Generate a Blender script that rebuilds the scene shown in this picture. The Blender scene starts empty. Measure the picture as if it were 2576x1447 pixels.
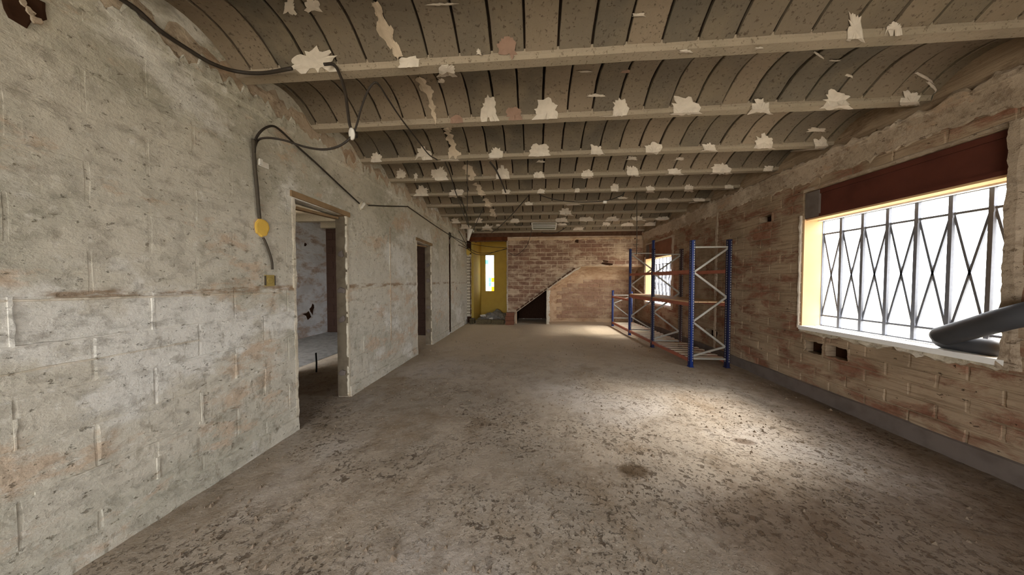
import bpy, bmesh, math, random
from mathutils import Vector, noise as mnoise, Matrix
random.seed(7)
SC = bpy.context.scene
COL = SC.collection

# ------------------------------------------------------------------ camera, world, exposure
F_PX, W_PX, H_PX = 700.0, 2576.0, 1447.0
YAW = math.atan(57 / F_PX)
PITCH = math.atan(18.5 / math.hypot(F_PX, 57))
EYE = Vector((0, 0, 1.26))
cam_d = bpy.data.cameras.new('camera')
cam_d.sensor_width = 36.0
cam_d.lens = 36.0 * F_PX / W_PX
cam_d.clip_start = 0.02
cam = bpy.data.objects.new('camera', cam_d)
COL.objects.link(cam)
cam.location = EYE
cam.rotation_euler = (math.pi / 2 - PITCH, 0, YAW)
SC.camera = cam

SC.view_settings.view_transform = 'Standard'
SC.view_settings.look = 'None'
SC.view_settings.gamma = 1.0
SC.view_settings.use_curve_mapping = False
SC.view_settings.exposure = 0.52

world = bpy.data.worlds.new('overcast_sky')
SC.world = world
world.use_nodes = True
bg = world.node_tree.nodes['Background']
bg.inputs['Color'].default_value = (0.89, 0.925, 0.98, 1)
bg.inputs['Strength'].default_value = 9.6
sun_d = bpy.data.lights.new('hazy_sun', 'SUN')
sun_d.energy = 7.5
sun_d.angle = math.radians(22)
sun_d.color = (1.0, 0.94, 0.86)
sun = bpy.data.objects.new('hazy_sun', sun_d)
COL.objects.link(sun)
sun.rotation_euler = Vector((-math.cos(math.radians(39)), -0.02, -math.sin(math.radians(39)))).to_track_quat('-Z', 'Y').to_euler()
SC.cycles.max_bounces = 10
SC.cycles.diffuse_bounces = 7
SC.cycles.transparent_max_bounces = 12
SC.cycles.sample_clamp_indirect = 6.0


def portal(loc, rot, sx, sy):
    d = bpy.data.lights.new('window_portal', 'AREA')
    d.shape = 'RECTANGLE'
    d.size, d.size_y = sx, sy
    d.cycles.is_portal = True
    o = bpy.data.objects.new('window_portal', d)
    COL.objects.link(o)
    o.location, o.rotation_euler = loc, rot


PORTAL_R = (0, math.pi / 2, 0)          # light pointing to -X
XL, XR = -2.0, 2.98                      # wall faces
YB, YF = 8.0, -3.2                       # back wall, wall behind the camera
ZC = 2.614                               # underside of the beams
W1 = (2.01, 3.37, 0.745, 1.93)           # y0 y1 z0 z1 of the windows in the right wall
W2 = (6.33, 7.80, 0.69, 1.83)
W3 = (-1.75, -0.15, 0.745, 1.93)
D1 = (2.18, 2.835, 1.94)
D2 = (4.60, 5.27, 1.925)
for w in (W1, W2, W3):
    portal((3.24, (w[0] + w[1]) / 2, (w[2] + w[3]) / 2), PORTAL_R, w[3] - w[2], w[1] - w[0])
portal((-0.5, YF - 0.2, 1.12), (math.pi / 2, 0, 0), 2.8, 2.25)
portal((-4.165, 1.80, 1.3), (math.pi / 2, 0, 0), 1.43, 2.0)

# ------------------------------------------------------------------ view geometry: pixel of the photograph -> point on a real plane
_fw = Vector((-math.sin(YAW) * math.cos(PITCH), math.cos(YAW) * math.cos(PITCH), -math.sin(PITCH)))
_rt = Vector((math.cos(YAW), math.sin(YAW), 0))
_up = _rt.cross(_fw)


def on(px, py, axis, val):
    r = _fw * F_PX + _rt * (px - W_PX / 2) + _up * (H_PX / 2 - py)
    t = (val - EYE[axis]) / r[axis]
    return EYE + r * t


# ------------------------------------------------------------------ materials
def lin(r, g, b):
    def f(c):
        c /= 255.0
        return c / 12.92 if c <= 0.04045 else ((c + 0.055) / 1.055) ** 2.4
    return (f(r), f(g), f(b), 1.0)


class MT:
    def __init__(s, name, rough=0.9, spec=0.2):
        s.m = bpy.data.materials.new(name)
        s.m.use_nodes = True
        s.nt = s.m.node_tree
        s.b = s.nt.nodes['Principled BSDF']
        s.b.inputs['Roughness'].default_value = rough
        s.b.inputs['Specular IOR Level'].default_value = spec

    def n(s, t, **kw):
        nd = s.nt.nodes.new(t)
        for k, v in kw.items():
            setattr(nd, k, v)
        return nd

    def put(s, sock, v):
        if isinstance(v, bpy.types.NodeSocket):
            s.nt.links.new(v, sock)
        else:
            sock.default_value = v

    def pos(s, scale=(1, 1, 1), off=(0, 0, 0)):
        g = s.n('ShaderNodeNewGeometry')
        mp = s.n('ShaderNodeMapping')
        s.put(mp.inputs['Vector'], g.outputs['Position'])
        mp.inputs['Scale'].default_value = scale
        mp.inputs['Location'].default_value = off
        return mp.outputs['Vector']

    def objpos(s, scale=(1, 1, 1)):
        g = s.n('ShaderNodeTexCoord')
        mp = s.n('ShaderNodeMapping')
        s.put(mp.inputs['Vector'], g.outputs['Object'])
        mp.inputs['Scale'].default_value = scale
        return mp.outputs['Vector']

    def rand(s):
        return s.n('ShaderNodeObjectInfo').outputs['Random']

    def noise(s, vec, scale, detail=4, rough=0.55, dist=0.0):
        nd = s.n('ShaderNodeTexNoise')
        s.put(nd.inputs['Vector'], vec)
        nd.inputs['Scale'].default_value = scale
        nd.inputs['Detail'].default_value = detail
        nd.inputs['Roughness'].default_value = rough
        nd.inputs['Distortion'].default_value = dist
        return nd.outputs['Fac']

    def vor(s, vec, scale, feature='F1'):
        nd = s.n('ShaderNodeTexVoronoi', feature=feature)
        s.put(nd.inputs['Vector'], vec)
        nd.inputs['Scale'].default_value = scale
        return nd.outputs['Distance']

    def step(s, fac, a, b, lo=0.0, hi=1.0):
        nd = s.n('ShaderNodeMapRange', interpolation_type='SMOOTHSTEP')
        s.put(nd.inputs['Value'], fac)
        nd.inputs['From Min'].default_value = a
        nd.inputs['From Max'].default_value = b
        nd.inputs['To Min'].default_value = lo
        nd.inputs['To Max'].default_value = hi
        return nd.outputs['Result']

    def math(s, op, a, b=0.0):
        nd = s.n('ShaderNodeMath', operation=op)
        s.put(nd.inputs[0], a)
        s.put(nd.inputs[1], b)
        return nd.outputs[0]

    def mix(s, fac, a, b, mode='MIX'):
        nd = s.n('ShaderNodeMix', data_type='RGBA', blend_type=mode)
        s.put(nd.inputs['Factor'], fac)
        s.put(nd.inputs[6], a)
        s.put(nd.inputs[7], b)
        return nd.outputs[2]

    def xyz(s):
        g = s.n('ShaderNodeNewGeometry')
        x = s.n('ShaderNodeSeparateXYZ')
        s.put(x.inputs[0], g.outputs['Position'])
        return x.outputs

    def col(s, c):
        s.put(s.b.inputs['Base Color'], c)

    def bump(s, h, strength=0.5, dist=0.01, prev=None):
        nd = s.n('ShaderNodeBump')
        nd.inputs['Strength'].default_value = strength
        nd.inputs['Distance'].default_value = dist
        s.put(nd.inputs['Height'], h)
        if prev is not None:
            s.put(nd.inputs['Normal'], prev)
        s.put(s.b.inputs['Normal'], nd.outputs['Normal'])
        return nd.outputs['Normal']


def plain(name, rgb, rough=0.7, spec=0.3, metal=0.0, grain=0.12, gscale=30.0):
    t = MT(name, rough, spec)
    c = lin(*rgb)
    d = (c[0] * 0.62, c[1] * 0.6, c[2] * 0.58, 1)
    f = t.step(t.noise(t.objpos(), gscale, 5), 0.35, 0.75)
    t.col(t.mix(t.math('MULTIPLY', f, grain * 4), c, d))
    t.b.inputs['Metallic'].default_value = metal
    t.bump(t.noise(t.objpos(), gscale * 3, 3), 0.15, 0.003)
    return t.m


def wall_plaster(name, base, patch, warm, dark, light, zband=None):
    """rough skim over block work: broad patches, horizontal smears, pits"""
    t = MT(name, 0.95, 0.1)
    v = t.pos()
    vh = t.pos((1.0, 1.0, 1.5))
    c = t.mix(t.step(t.noise(v, 1.1, 6, 0.66), 0.44, 0.60), base, patch)
    c = t.mix(t.step(t.noise(t.pos((1, 1, 2), (7, 3, 1)), 1.9, 7, 0.70), 0.55, 0.64), c, warm)
    c = t.mix(t.step(t.noise(t.pos((1, 1, 1.4), (2, 9, 4)), 0.8, 7, 0.68), 0.52, 0.60), c, light)
    sm = t.step(t.noise(t.pos((1.0, 1.0, 1.35), (1, 1, 5)), 11.0, 8, 0.72, 0.15), 0.49, 0.66)
    pat = t.step(t.noise(t.pos((1, 1, 1.5), (8, 8, 1)), 1.5, 4, 0.6), 0.35, 0.65, 0.35, 1.0)
    c = t.mix(t.math('MULTIPLY', t.math('MULTIPLY', sm, pat), 0.54), c, dark)
    st = t.step(t.noise(t.pos((2.4, 2.4, 0.65), (3, 1, 5)), 13.0, 7, 0.74, 0.1), 0.52, 0.64)
    z = t.xyz()[2]
    low = t.math('MULTIPLY', t.step(z, 1.25, 0.75), t.step(t.noise(t.pos((1, 1, 1), (0, 6, 1)), 2.4, 4, 0.6), 0.42, 0.58))
    c = t.mix(t.math('MULTIPLY', t.math('MULTIPLY', st, low), 0.55), c, dark)
    lt = t.step(t.noise(t.pos((1.2, 1.2, 1.5), (5, 4, 3)), 17.0, 7, 0.72, 0.1), 0.56, 0.68)
    c = t.mix(t.math('MULTIPLY', lt, 0.55), c, light)
    pits = t.step(t.noise(t.pos((1, 1, 1.5), (9, 2, 2)), 22.0, 5, 0.68), 0.615, 0.675)
    c = t.mix(t.math('MULTIPLY', pits, 0.62), c, (dark[0] * .55, dark[1] * .5, dark[2] * .42, 1))
    if zband:
        b = t.math('MULTIPLY', t.step(z, zband[0], zband[0] + 0.02), t.step(z, zband[1], zband[1] - 0.03))
        b = t.math('MULTIPLY', b, t.step(t.noise(t.pos((1, 1, 4), (4, 4, 4)), 4.0, 5, 0.6), 0.44, 0.56))
        c = t.mix(t.math('MULTIPLY', b, 0.75), c, lin(140, 112, 82))
    t.col(c)
    h = t.math('ADD', t.noise(vh, 9.0, 8, 0.68), t.math('MULTIPLY', t.noise(v, 45.0, 4, 0.6), 0.35))
    h = t.math('SUBTRACT', h, t.math('MULTIPLY', pits, 0.6))
    h = t.math('SUBTRACT', h, t.math('MULTIPLY', sm, 0.25))
    t.bump(h, 0.7, 0.018)
    return t.m


M_LEFT = wall_plaster('whitewashed_plaster', lin(202, 194, 176), lin(184, 178, 160), lin(196, 176, 152),
                      lin(132, 121, 102), lin(220, 215, 203), (1.165, 1.235))
M_EDGE = wall_plaster('plaster_lump', lin(205, 194, 172), lin(190, 178, 155), lin(192, 172, 146), lin(150, 135, 110), lin(216, 206, 188))


def brick_wall(name, brick_a, brick_b, plast_a, plast_b, cover, stria=0.0, dark=None):
    """hollow brick with remains of plaster smeared over it"""
    t = MT(name, 0.95, 0.1)
    b = t.mix(t.rand(), brick_a, brick_b)
    b = t.mix(t.step(t.noise(t.pos(), 14, 5, 0.65), 0.40, 0.75), b, (brick_b[0] * .75, brick_b[1] * .7, brick_b[2] * .65, 1))
    p = t.mix(t.step(t.noise(t.pos(), 2.6, 5, 0.6), 0.4, 0.65), plast_a, plast_b)
    n1 = t.noise(t.pos((1, 1, 2.2), (3, 5, 2)), 2.2, 8, 0.68, 0.3)
    f = t.step(n1, cover - 0.08, cover + 0.08)
    c = t.mix(f, p, b)
    if stria:
        s = t.step(t.noise(t.pos((1.5, 1.5, 34.0)), 1.6, 5, 0.6), 0.48, 0.66)
        c = t.mix(t.math('MULTIPLY', s, stria), c, dark or (brick_b[0] * .5, brick_b[1] * .45, brick_b[2] * .4, 1))
    pits = t.step(t.noise(t.pos((1, 1, 1.6), (6, 2, 2)), 20.0, 3, 0.6), 0.68, 0.73)
    c = t.mix(t.math('MULTIPLY', pits, 0.7), c, lin(52, 36, 24))
    t.col(c)
    h = t.math('ADD', t.noise(t.pos((1, 1, 4.0)), 10.0, 7, 0.66), t.math('MULTIPLY', f, -0.5))
    h = t.math('SUBTRACT', h, t.math('MULTIPLY', pits, 0.8))
    t.bump(h, 0.7, 0.013)
    return t.m


M_BACK = brick_wall('smeared_brick', lin(152, 116, 94), lin(134, 104, 86), lin(192, 168, 140), lin(164, 140, 116), 0.475)
M_BACK_MORTAR = brick_wall('smeared_mortar', lin(190, 166, 140), lin(172, 146, 120), lin(208, 186, 158), lin(188, 164, 138), 0.50)
M_RECESS = brick_wall('recess_brick', lin(172, 138, 114), lin(158, 126, 102), lin(198, 172, 142), lin(178, 152, 124), 0.46)
M_RECESS_MORTAR = brick_wall('recess_plaster', lin(190, 156, 124), lin(176, 142, 110), lin(208, 180, 146), lin(190, 160, 128), 0.56)
M_RIGHT = brick_wall('combed_brick', lin(150, 108, 86), lin(134, 96, 76), lin(170, 148, 122), lin(148, 128, 104), 0.54, 0.42, lin(104, 82, 62))
M_RIGHT_MORTAR = brick_wall('combed_mortar', lin(148, 126, 102), lin(132, 110, 88), lin(168, 146, 120), lin(148, 128, 104), 0.56, 0.42, lin(104, 82, 62))
M_RPLASTER = wall_plaster('brown_plaster', lin(186, 168, 146), lin(168, 150, 128), lin(176, 150, 124), lin(118, 98, 78), lin(200, 184, 162))
M_DARKBRICK = plain('dark_brick', (94, 68, 52), 0.95, 0.05, grain=0.2, gscale=14)
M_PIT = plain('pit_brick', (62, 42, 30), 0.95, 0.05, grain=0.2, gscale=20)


def concrete(name, a, b, dark, rnd=0.5):
    t = MT(name, 0.95, 0.08)
    c = t.mix(t.rand(), a, b)
    c = t.mix(t.step(t.noise(t.pos(), 2.3, 5, 0.6), 0.42, 0.7), c, (a[0] * .8, a[1] * .82, a[2] * .8, 1))
    sp = t.step(t.noise(t.pos((1, 1, 1), (4, 1, 1)), 52, 4, 0.66), 0.58, 0.68)
    c = t.mix(t.math('MULTIPLY', sp, 0.55), c, dark)
    t.col(c)
    h = t.math('SUBTRACT', t.noise(t.pos(), 60, 4, 0.6), t.math('MULTIPLY', sp, 0.8))
    t.bump(h, 0.6, 0.006)
    return t.m


M_VAULT = concrete('vault_concrete', lin(140, 124, 104), lin(96, 89, 77), lin(58, 46, 35))
M_BEAM = concrete('beam_concrete', lin(160, 145, 124), lin(144, 131, 111), lin(96, 80, 62))
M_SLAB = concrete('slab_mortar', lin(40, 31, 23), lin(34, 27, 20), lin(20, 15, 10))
M_DAB = plain('white_plaster_dab', (208, 196, 178), 0.95, 0.1, grain=0.10, gscale=20)
M_PINKDAB = plain('pink_plaster_dab', (150, 122, 104), 0.95, 0.1, grain=0.10, gscale=20)
M_CEMENT = plain('grey_cement_band', (114, 103, 95), 0.95, 0.1, grain=0.16, gscale=8)


def floor_mat():
    t = MT('dusty_cement_floor', 0.92, 0.15)
    v = t.pos()
    c = t.mix(t.step(t.noise(v, 0.9, 5, 0.6), 0.38, 0.66), lin(182, 168, 150), lin(164, 152, 136))
    c = t.mix(t.step(t.noise(t.pos((1, 1, 1), (5, 5, 0)), 1.7, 6, 0.65), 0.5, 0.72), c, lin(152, 134, 112))
    c = t.mix(t.step(t.noise(t.pos((1, 1, 1), (8, 2, 0)), 0.55, 5, 0.6), 0.50, 0.64), c, lin(188, 178, 166))
    c = t.mix(t.math('MULTIPLY', t.step(t.noise(t.pos((1, 1, 1), (3, 3, 0)), 6.0, 7, 0.72, 0.4), 0.46, 0.66), 0.45), c, lin(128, 112, 92))
    xyz = t.xyz()
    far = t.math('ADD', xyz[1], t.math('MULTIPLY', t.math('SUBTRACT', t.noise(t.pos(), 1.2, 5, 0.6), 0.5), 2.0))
    c = t.mix(t.math('MULTIPLY', t.step(far, 3.2, 6.0), 0.8), c, lin(206, 186, 156))  # sandy far floor, lightened further to paint in window light
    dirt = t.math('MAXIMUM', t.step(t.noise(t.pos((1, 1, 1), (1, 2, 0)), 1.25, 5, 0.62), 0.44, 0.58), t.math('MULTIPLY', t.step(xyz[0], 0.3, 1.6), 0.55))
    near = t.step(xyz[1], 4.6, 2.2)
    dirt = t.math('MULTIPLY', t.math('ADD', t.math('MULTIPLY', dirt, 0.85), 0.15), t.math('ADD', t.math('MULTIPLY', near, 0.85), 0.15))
    chip = t.step(t.noise(t.pos((1.0, 1.0, 1), (2, 3, 0)), 17, 5, 0.66, 0.3), 0.575, 0.63)
    chip2 = t.step(t.noise(t.pos((1, 1, 1), (6, 1, 0)), 42, 5, 0.66), 0.565, 0.63)
    marks = t.math('MULTIPLY', t.math('MAXIMUM', chip, t.math('MULTIPLY', chip2, 0.8)), dirt)
    c = t.mix(t.math('MULTIPLY', marks, 0.78), c, lin(84, 67, 50))
    fl = t.step(t.noise(t.pos((1, 1, 1), (3, 8, 0)), 60, 2, 0.5), 0.66, 0.72)
    c = t.mix(t.math('MULTIPLY', fl, 0.55), c, lin(214, 204, 190))

    def blot(x, y, rx, ry, r0, r1, amt, colr, cc):
        dx = t.math('DIVIDE', t.math('SUBTRACT', xyz[0], x), rx)
        dy = t.math('DIVIDE', t.math('SUBTRACT', xyz[1], y), ry)
        d = t.math('SQRT', t.math('ADD', t.math('MULTIPLY', dx, dx), t.math('MULTIPLY', dy, dy)))
        d = t.math('ADD', d, t.math('MULTIPLY', t.math('SUBTRACT', t.noise(t.pos(), 9, 5, 0.7), 0.5), 0.9))
        return t.mix(t.math('MULTIPLY', t.step(d, r1, r0), amt), cc, colr)
    c = blot(0.66, 1.88, 0.115, 0.075, 0.55, 1.15, 0.8, lin(92, 72, 48), c)      # damp spot in the middle
    c = blot(1.20, 1.45, 0.42, 0.34, 0.5, 1.3, 0.55, lin(108, 86, 64), c)        # broad damp patch
    c = blot(1.64, 2.29, 0.10, 0.05, 0.4, 1.2, 0.7, lin(92, 70, 50), c)
    c = blot(-2.0, 4.0, 0.30, 9.0, 0.2, 1.4, 0.30, lin(120, 104, 80), c)        # dirt along the walls
    c = blot(3.0, 2.2, 0.95, 2.6, 0.2, 1.3, 0.75, lin(92, 74, 55), c)
    c = blot(2.0, 1.35, 0.9, 0.62, 0.5, 1.3, 0.68, lin(96, 76, 56), c)
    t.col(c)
    h = t.math('ADD', t.noise(v, 7, 6, 0.62), t.math('MULTIPLY', t.noise(v, 48, 5, 0.65), 0.35))
    h = t.math('SUBTRACT', h, t.math('MULTIPLY', marks, 0.8))
    t.bump(h, 0.8, 0.018)
    return t.m


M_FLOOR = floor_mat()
M_YELLOW = plain('ochre_paint', (194, 164, 78), 0.8, 0.2, grain=0.06, gscale=5)
M_YELLOWCAP = plain('yellow_plastic', (226, 184, 84), 0.7, 0.2, grain=0.04)
M_OLDYELLOW = plain('dull_yellow_plastic', (164, 142, 80), 0.7, 0.2, grain=0.08)
M_REVEAL = plain('cream_reveal_paint', (214, 176, 130), 0.8, 0.2, grain=0.04, gscale=6)
M_WFRAME = plain('white_aluminium', (238, 236, 230), 0.4, 0.4, grain=0.03)
M_IRON = plain('dark_iron', (104, 106, 112), 0.6, 0.3, grain=0.1)
M_SHUTTER = plain('dark_red_shutter_wood', (92, 48, 36), 0.7, 0.25, grain=0.2, gscale=4)
M_SHUTTER2 = plain('brown_shutter_wood', (136, 92, 70), 0.7, 0.25, grain=0.15, gscale=4)
M_BLUE = plain('blue_rack_paint', (20, 46, 112), 0.45, 0.4, grain=0.08)
M_NAVY = plain('dark_blue_rack_paint', (28, 33, 68), 0.5, 0.4, grain=0.1)
M_DARKPOST = plain('dark_brown_rack_paint', (66, 48, 50), 0.5, 0.4, grain=0.1)
M_ORANGE = plain('faded_orange_rack_paint', (168, 100, 78), 0.55, 0.35, grain=0.1, gscale=9)
M_GALV = plain('galvanised_steel', (176, 172, 160), 0.5, 0.4, metal=0.35, grain=0.1)
M_PINE = plain('pale_pine', (214, 178, 138), 0.75, 0.2, grain=0.08, gscale=6)
M_SLAT = plain('pale_deck_slat', (216, 200, 178), 0.7, 0.2, grain=0.06, gscale=6)
M_JAMB = plain('raw_jamb_mortar', (118, 106, 88), 0.95, 0.1, grain=0.22, gscale=9)
M_LAMPIN = plain('lamp_reflector_grey', (134, 128, 108), 0.6, 0.3, grain=0.06)
M_OLDWOOD = plain('old_lintel_wood', (150, 124, 92), 0.85, 0.15, grain=0.2, gscale=7)
M_CABLE = plain('black_cable', (52, 44, 36), 0.6, 0.3, grain=0.05)
M_CONDUIT = plain('grey_conduit', (74, 66, 54), 0.7, 0.25, grain=0.05)
M_WHITE = plain('white_plastic', (224, 218, 206), 0.5, 0.3, grain=0.05)
M_PIPE = plain('dark_grey_pipe', (66, 66, 68), 0.6, 0.3, grain=0.05, gscale=8)
M_REDWOOD = plain('dark_red_lintel', (104, 58, 34), 0.85, 0.1, grain=0.25, gscale=6)
M_HBRICK = plain('red_hollow_brick', (128, 86, 66), 0.95, 0.1, grain=0.15, gscale=14)
M_GBRICK = plain('dusty_grey_brick', (104, 92, 68), 0.95, 0.1, grain=0.2, gscale=14)
M_RUBBLE = plain('grey_rubble', (142, 138, 132), 0.95, 0.1, grain=0.2, gscale=11)
M_CRUMB = plain('floor_crumbs', (132, 116, 98), 0.95, 0.1, grain=0.2, gscale=5)
M_TUBE = plain('lamp_tube_glass', (206, 204, 196), 0.35, 0.4, grain=0.02)
M_LAMP = plain('lamp_white_enamel', (204, 196, 180), 0.5, 0.4, grain=0.06)
M_YARD = plain('yard_paving', (222, 214, 196), 0.9, 0.1, grain=0.05, gscale=1.5)
M_YWALL = plain('yard_wall_paint', (244, 234, 204), 0.9, 0.1, grain=0.04, gscale=1.5)


def glass(name, rgb):
    t = MT(name, 0.2)
    t.nt.nodes.remove(t.b)
    tr = t.n('ShaderNodeBsdfTransparent')
    tr.inputs['Color'].default_value = lin(*rgb)
    gl = t.n('ShaderNodeBsdfGlossy')
    gl.inputs['Roughness'].default_value = 0.15
    mx = t.n('ShaderNodeMixShader')
    mx.inputs[0].default_value = 0.04
    out = t.nt.nodes['Material Output']
    t.nt.links.new(tr.outputs[0], mx.inputs[1])
    t.nt.links.new(gl.outputs[0], mx.inputs[2])
    t.nt.links.new(mx.outputs[0], out.inputs['Surface'])
    return t.m


G_CLEAR = glass('clear_leaded_glass', (222, 222, 218))
G_YEL = glass('pale_yellow_glass', (226, 218, 150))
G_AMBER = glass('amber_glass', (224, 184, 60))
G_CYAN = glass('cyan_glass', (128, 200, 206))
G_GREY = glass('grey_leaded_glass', (160, 162, 162))


# ------------------------------------------------------------------ mesh helpers
class MB:
    def __init__(s):
        s.v, s.f = [], []

    def quad(s, a, b, c, d):
        i = len(s.v)
        s.v += [tuple(a), tuple(b), tuple(c), tuple(d)]
        s.f.append((i, i + 1, i + 2, i + 3))

    def box(s, x0, x1, y0, y1, z0, z1):
        i = len(s.v)
        s.v += [(x0, y0, z0), (x1, y0, z0), (x1, y1, z0), (x0, y1, z0), (x0, y0, z1), (x1, y0, z1), (x1, y1, z1), (x0, y1, z1)]
        s.f += [tuple(i + k for k in q) for q in ((0, 3, 2, 1), (4, 5, 6, 7), (0, 1, 5, 4), (1, 2, 6, 5), (2, 3, 7, 6), (3, 0, 4, 7))]
        return s

    def bar(s, a, b, w, h, side=None):
        """rectangular bar from a to b; w across, h along side"""
        a, b = Vector(a), Vector(b)
        d = (b - a).normalized()
        sd = Vector(side) if side is not None else (Vector((0, 0, 1)) if abs(d.z) < 0.9 else Vector((1, 0, 0)))
        u = d.cross(sd).normalized()
        v = u.cross(d).normalized()
        i = len(s.v)
        for p in (a, b):
            for q in ((-1, -1), (1, -1), (1, 1), (-1, 1)):
                s.v.append(tuple(p + u * (q[0] * w / 2) + v * (q[1] * h / 2)))
        s.f += [tuple(i + k for k in q) for q in ((0, 1, 2, 3), (7, 6, 5, 4), (0, 4, 5, 1), (1, 5, 6, 2), (2, 6, 7, 3), (3, 7, 4, 0))]
        return s

    def tube(s, pts, r, n=8, caps=True, radii=None):
        pts = [Vector(p) for p in pts]
        i0 = len(s.v)
        up = Vector((0.13, 0.27, 1)).normalized()
        prev = None
        for k, p in enumerate(pts):
            d = (pts[min(k + 1, len(pts) - 1)] - pts[max(k - 1, 0)]).normalized()
            if prev is None:
                u = d.cross(up)
                if u.length < 1e-3:
                    u = d.cross(Vector((1, 0, 0)))
                u.normalize()
            else:
                u = (prev - d * prev.dot(d)).normalized()
            prev = u
            w = d.cross(u)
            rr = radii[k] if radii else r
            for j in range(n):
                a = 2 * math.pi * j / n
                s.v.append(tuple(p + (u * math.cos(a) + w * math.sin(a)) * rr))
        for k in range(len(pts) - 1):
            for j in range(n):
                a, b = i0 + k * n + j, i0 + k * n + (j + 1) % n
                s.f.append((a, b, b + n, a + n))
        if caps:
            s.f.append(tuple(i0 + j for j in reversed(range(n))))
            e = i0 + (len(pts) - 1) * n
            s.f.append(tuple(e + j for j in range(n)))
        return s

    def disc(s, c, nrm, r, th, n=16, jag=0.0, squash=1.0, seed=0):
        c, nrm = Vector(c), Vector(nrm).normalized()
        u = nrm.cross(Vector((0.1, 0.2, 1))).normalized()
        w = nrm.cross(u)
        rnd = random.Random(seed)
        rr = [r * (1 + jag * (rnd.random() - 0.5) * 2) for _ in range(n)]
        i = len(s.v)
        for off, k in ((0, 1.0), (th * 0.7, 1.0), (th, 0.82)):
            for j in range(n):
                a = 2 * math.pi * j / n
                s.v.append(tuple(c + nrm * off + (u * math.cos(a) * squash + w * math.sin(a)) * rr[j] * k))
        for l in (0, 1):
            for j in range(n):
                a, b = i + l * n + j, i + l * n + (j + 1) % n
                s.f.append((a, b, b + n, a + n))
        s.f.append(tuple(i + 2 * n + j for j in range(n)))
        s.f.append(tuple(i + j for j in reversed(range(n))))
        return s

    def grid(s, nu, nv, fn):
        i = len(s.v)
        for b in range(nv + 1):
            for a in range(nu + 1):
                s.v.append(tuple(fn(a / nu, b / nv)))
        for b in range(nv):
            for a in range(nu):
                k = i + b * (nu + 1) + a
                s.f.append((k, k + 1, k + nu + 2, k + nu + 1))
        return s

    def mesh(s, name, mat, smooth=False):
        me = bpy.data.meshes.new(name)
        me.from_pydata(s.v, [], s.f)
        me.validate()
        bm = bmesh.new()
        bm.from_mesh(me)
        bmesh.ops.recalc_face_normals(bm, faces=bm.faces)
        bm.to_mesh(me)
        bm.free()
        if smooth:
            me.polygons.foreach_set('use_smooth', [True] * len(me.polygons))
        me.materials.append(mat)
        return me

    def build(s, name, mat, parent=None, smooth=False):
        o = bpy.data.objects.new(name, s.mesh(name, mat, smooth))
        COL.objects.link(o)
        if parent is not None:
            hang(o, parent)
        return o


def hang(o, parent):
    o.parent = parent
    o.matrix_parent_inverse = Matrix.Translation(-parent.location)


def put_mesh(name, me, parent, loc=(0, 0, 0), rot=(0, 0, 0), scl=(1, 1, 1)):
    o = bpy.data.objects.new(name, me)
    COL.objects.link(o)
    o.location, o.rotation_euler, o.scale = loc, rot, scl
    if parent is not None:
        hang(o, parent)
    return o


def empty(name, loc):
    o = bpy.data.objects.new(name, None)
    COL.objects.link(o)
    o.location = loc
    o.empty_display_size = 0.1
    return o


def tag(o, label=None, cat=None, group=None, kind=None):
    if label: o['label'] = label
    if cat: o['category'] = cat
    if group: o['group'] = group
    if kind: o['kind'] = kind
    return o


def struct(o, label=None):
    return tag(o, label, None, None, 'structure')


def smooth_path(pts, n=6):
    """Catmull-Rom through the points"""
    P = [Vector(p) for p in pts]
    P = [P[0] * 2 - P[1]] + P + [P[-1] * 2 - P[-2]]
    out = []
    for k in range(1, len(P) - 2):
        for j in range(n):
            t = j / n
            a, b, c, d = P[k - 1], P[k], P[k + 1], P[k + 2]
            out.append(0.5 * ((2 * b) + (c - a) * t + (2 * a - 5 * b + 4 * c - d) * t * t + (3 * b - a - 3 * c + d) * t ** 3))
    out.append(P[-2])
    return out


def subtract(rects, holes, mind=0.025):
    out = list(rects)
    for (a0, a1, b0, b1) in holes:
        nxt = []
        for (u0, u1, v0, v1) in out:
            if u1 <= a0 or u0 >= a1 or v1 <= b0 or v0 >= b1:
                nxt.append((u0, u1, v0, v1))
                continue
            if u0 < a0: nxt.append((u0, a0, v0, v1))
            if u1 > a1: nxt.append((a1, u1, v0, v1))
            m0, m1 = max(u0, a0), min(u1, a1)
            if v0 < b0: nxt.append((m0, m1, v0, b0))
            if v1 > b1: nxt.append((m0, m1, b1, v1))
        out = nxt
    return [r for r in out if r[1] - r[0] > mind and r[3] - r[2] > mind]


def courses(u0, u1, v0, v1, bw, bh, holes, gap):
    rects = []
    k, v = 0, v0
    while v < v1 - 0.02:
        vt = min(v + bh, v1)
        u = u0 - (bw / 2 if k % 2 else 0)
        while u < u1 - 0.01:
            a, b = max(u, u0), min(u + bw, u1)
            if b - a > 0.03:
                rects.append((a, b, v, vt))
            u += bw
        v += bh
        k += 1
    rects = subtract(rects, holes)
    return [(a + gap / 2, b - gap / 2, c + gap / 2, d - gap / 2) for a, b, c, d in rects if b - a > gap * 3 and d - c > gap * 3]


def cells(u0, u1, v0, v1, holes):
    return subtract([(u0, u1, v0, v1)], holes, 1e-4)


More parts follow.
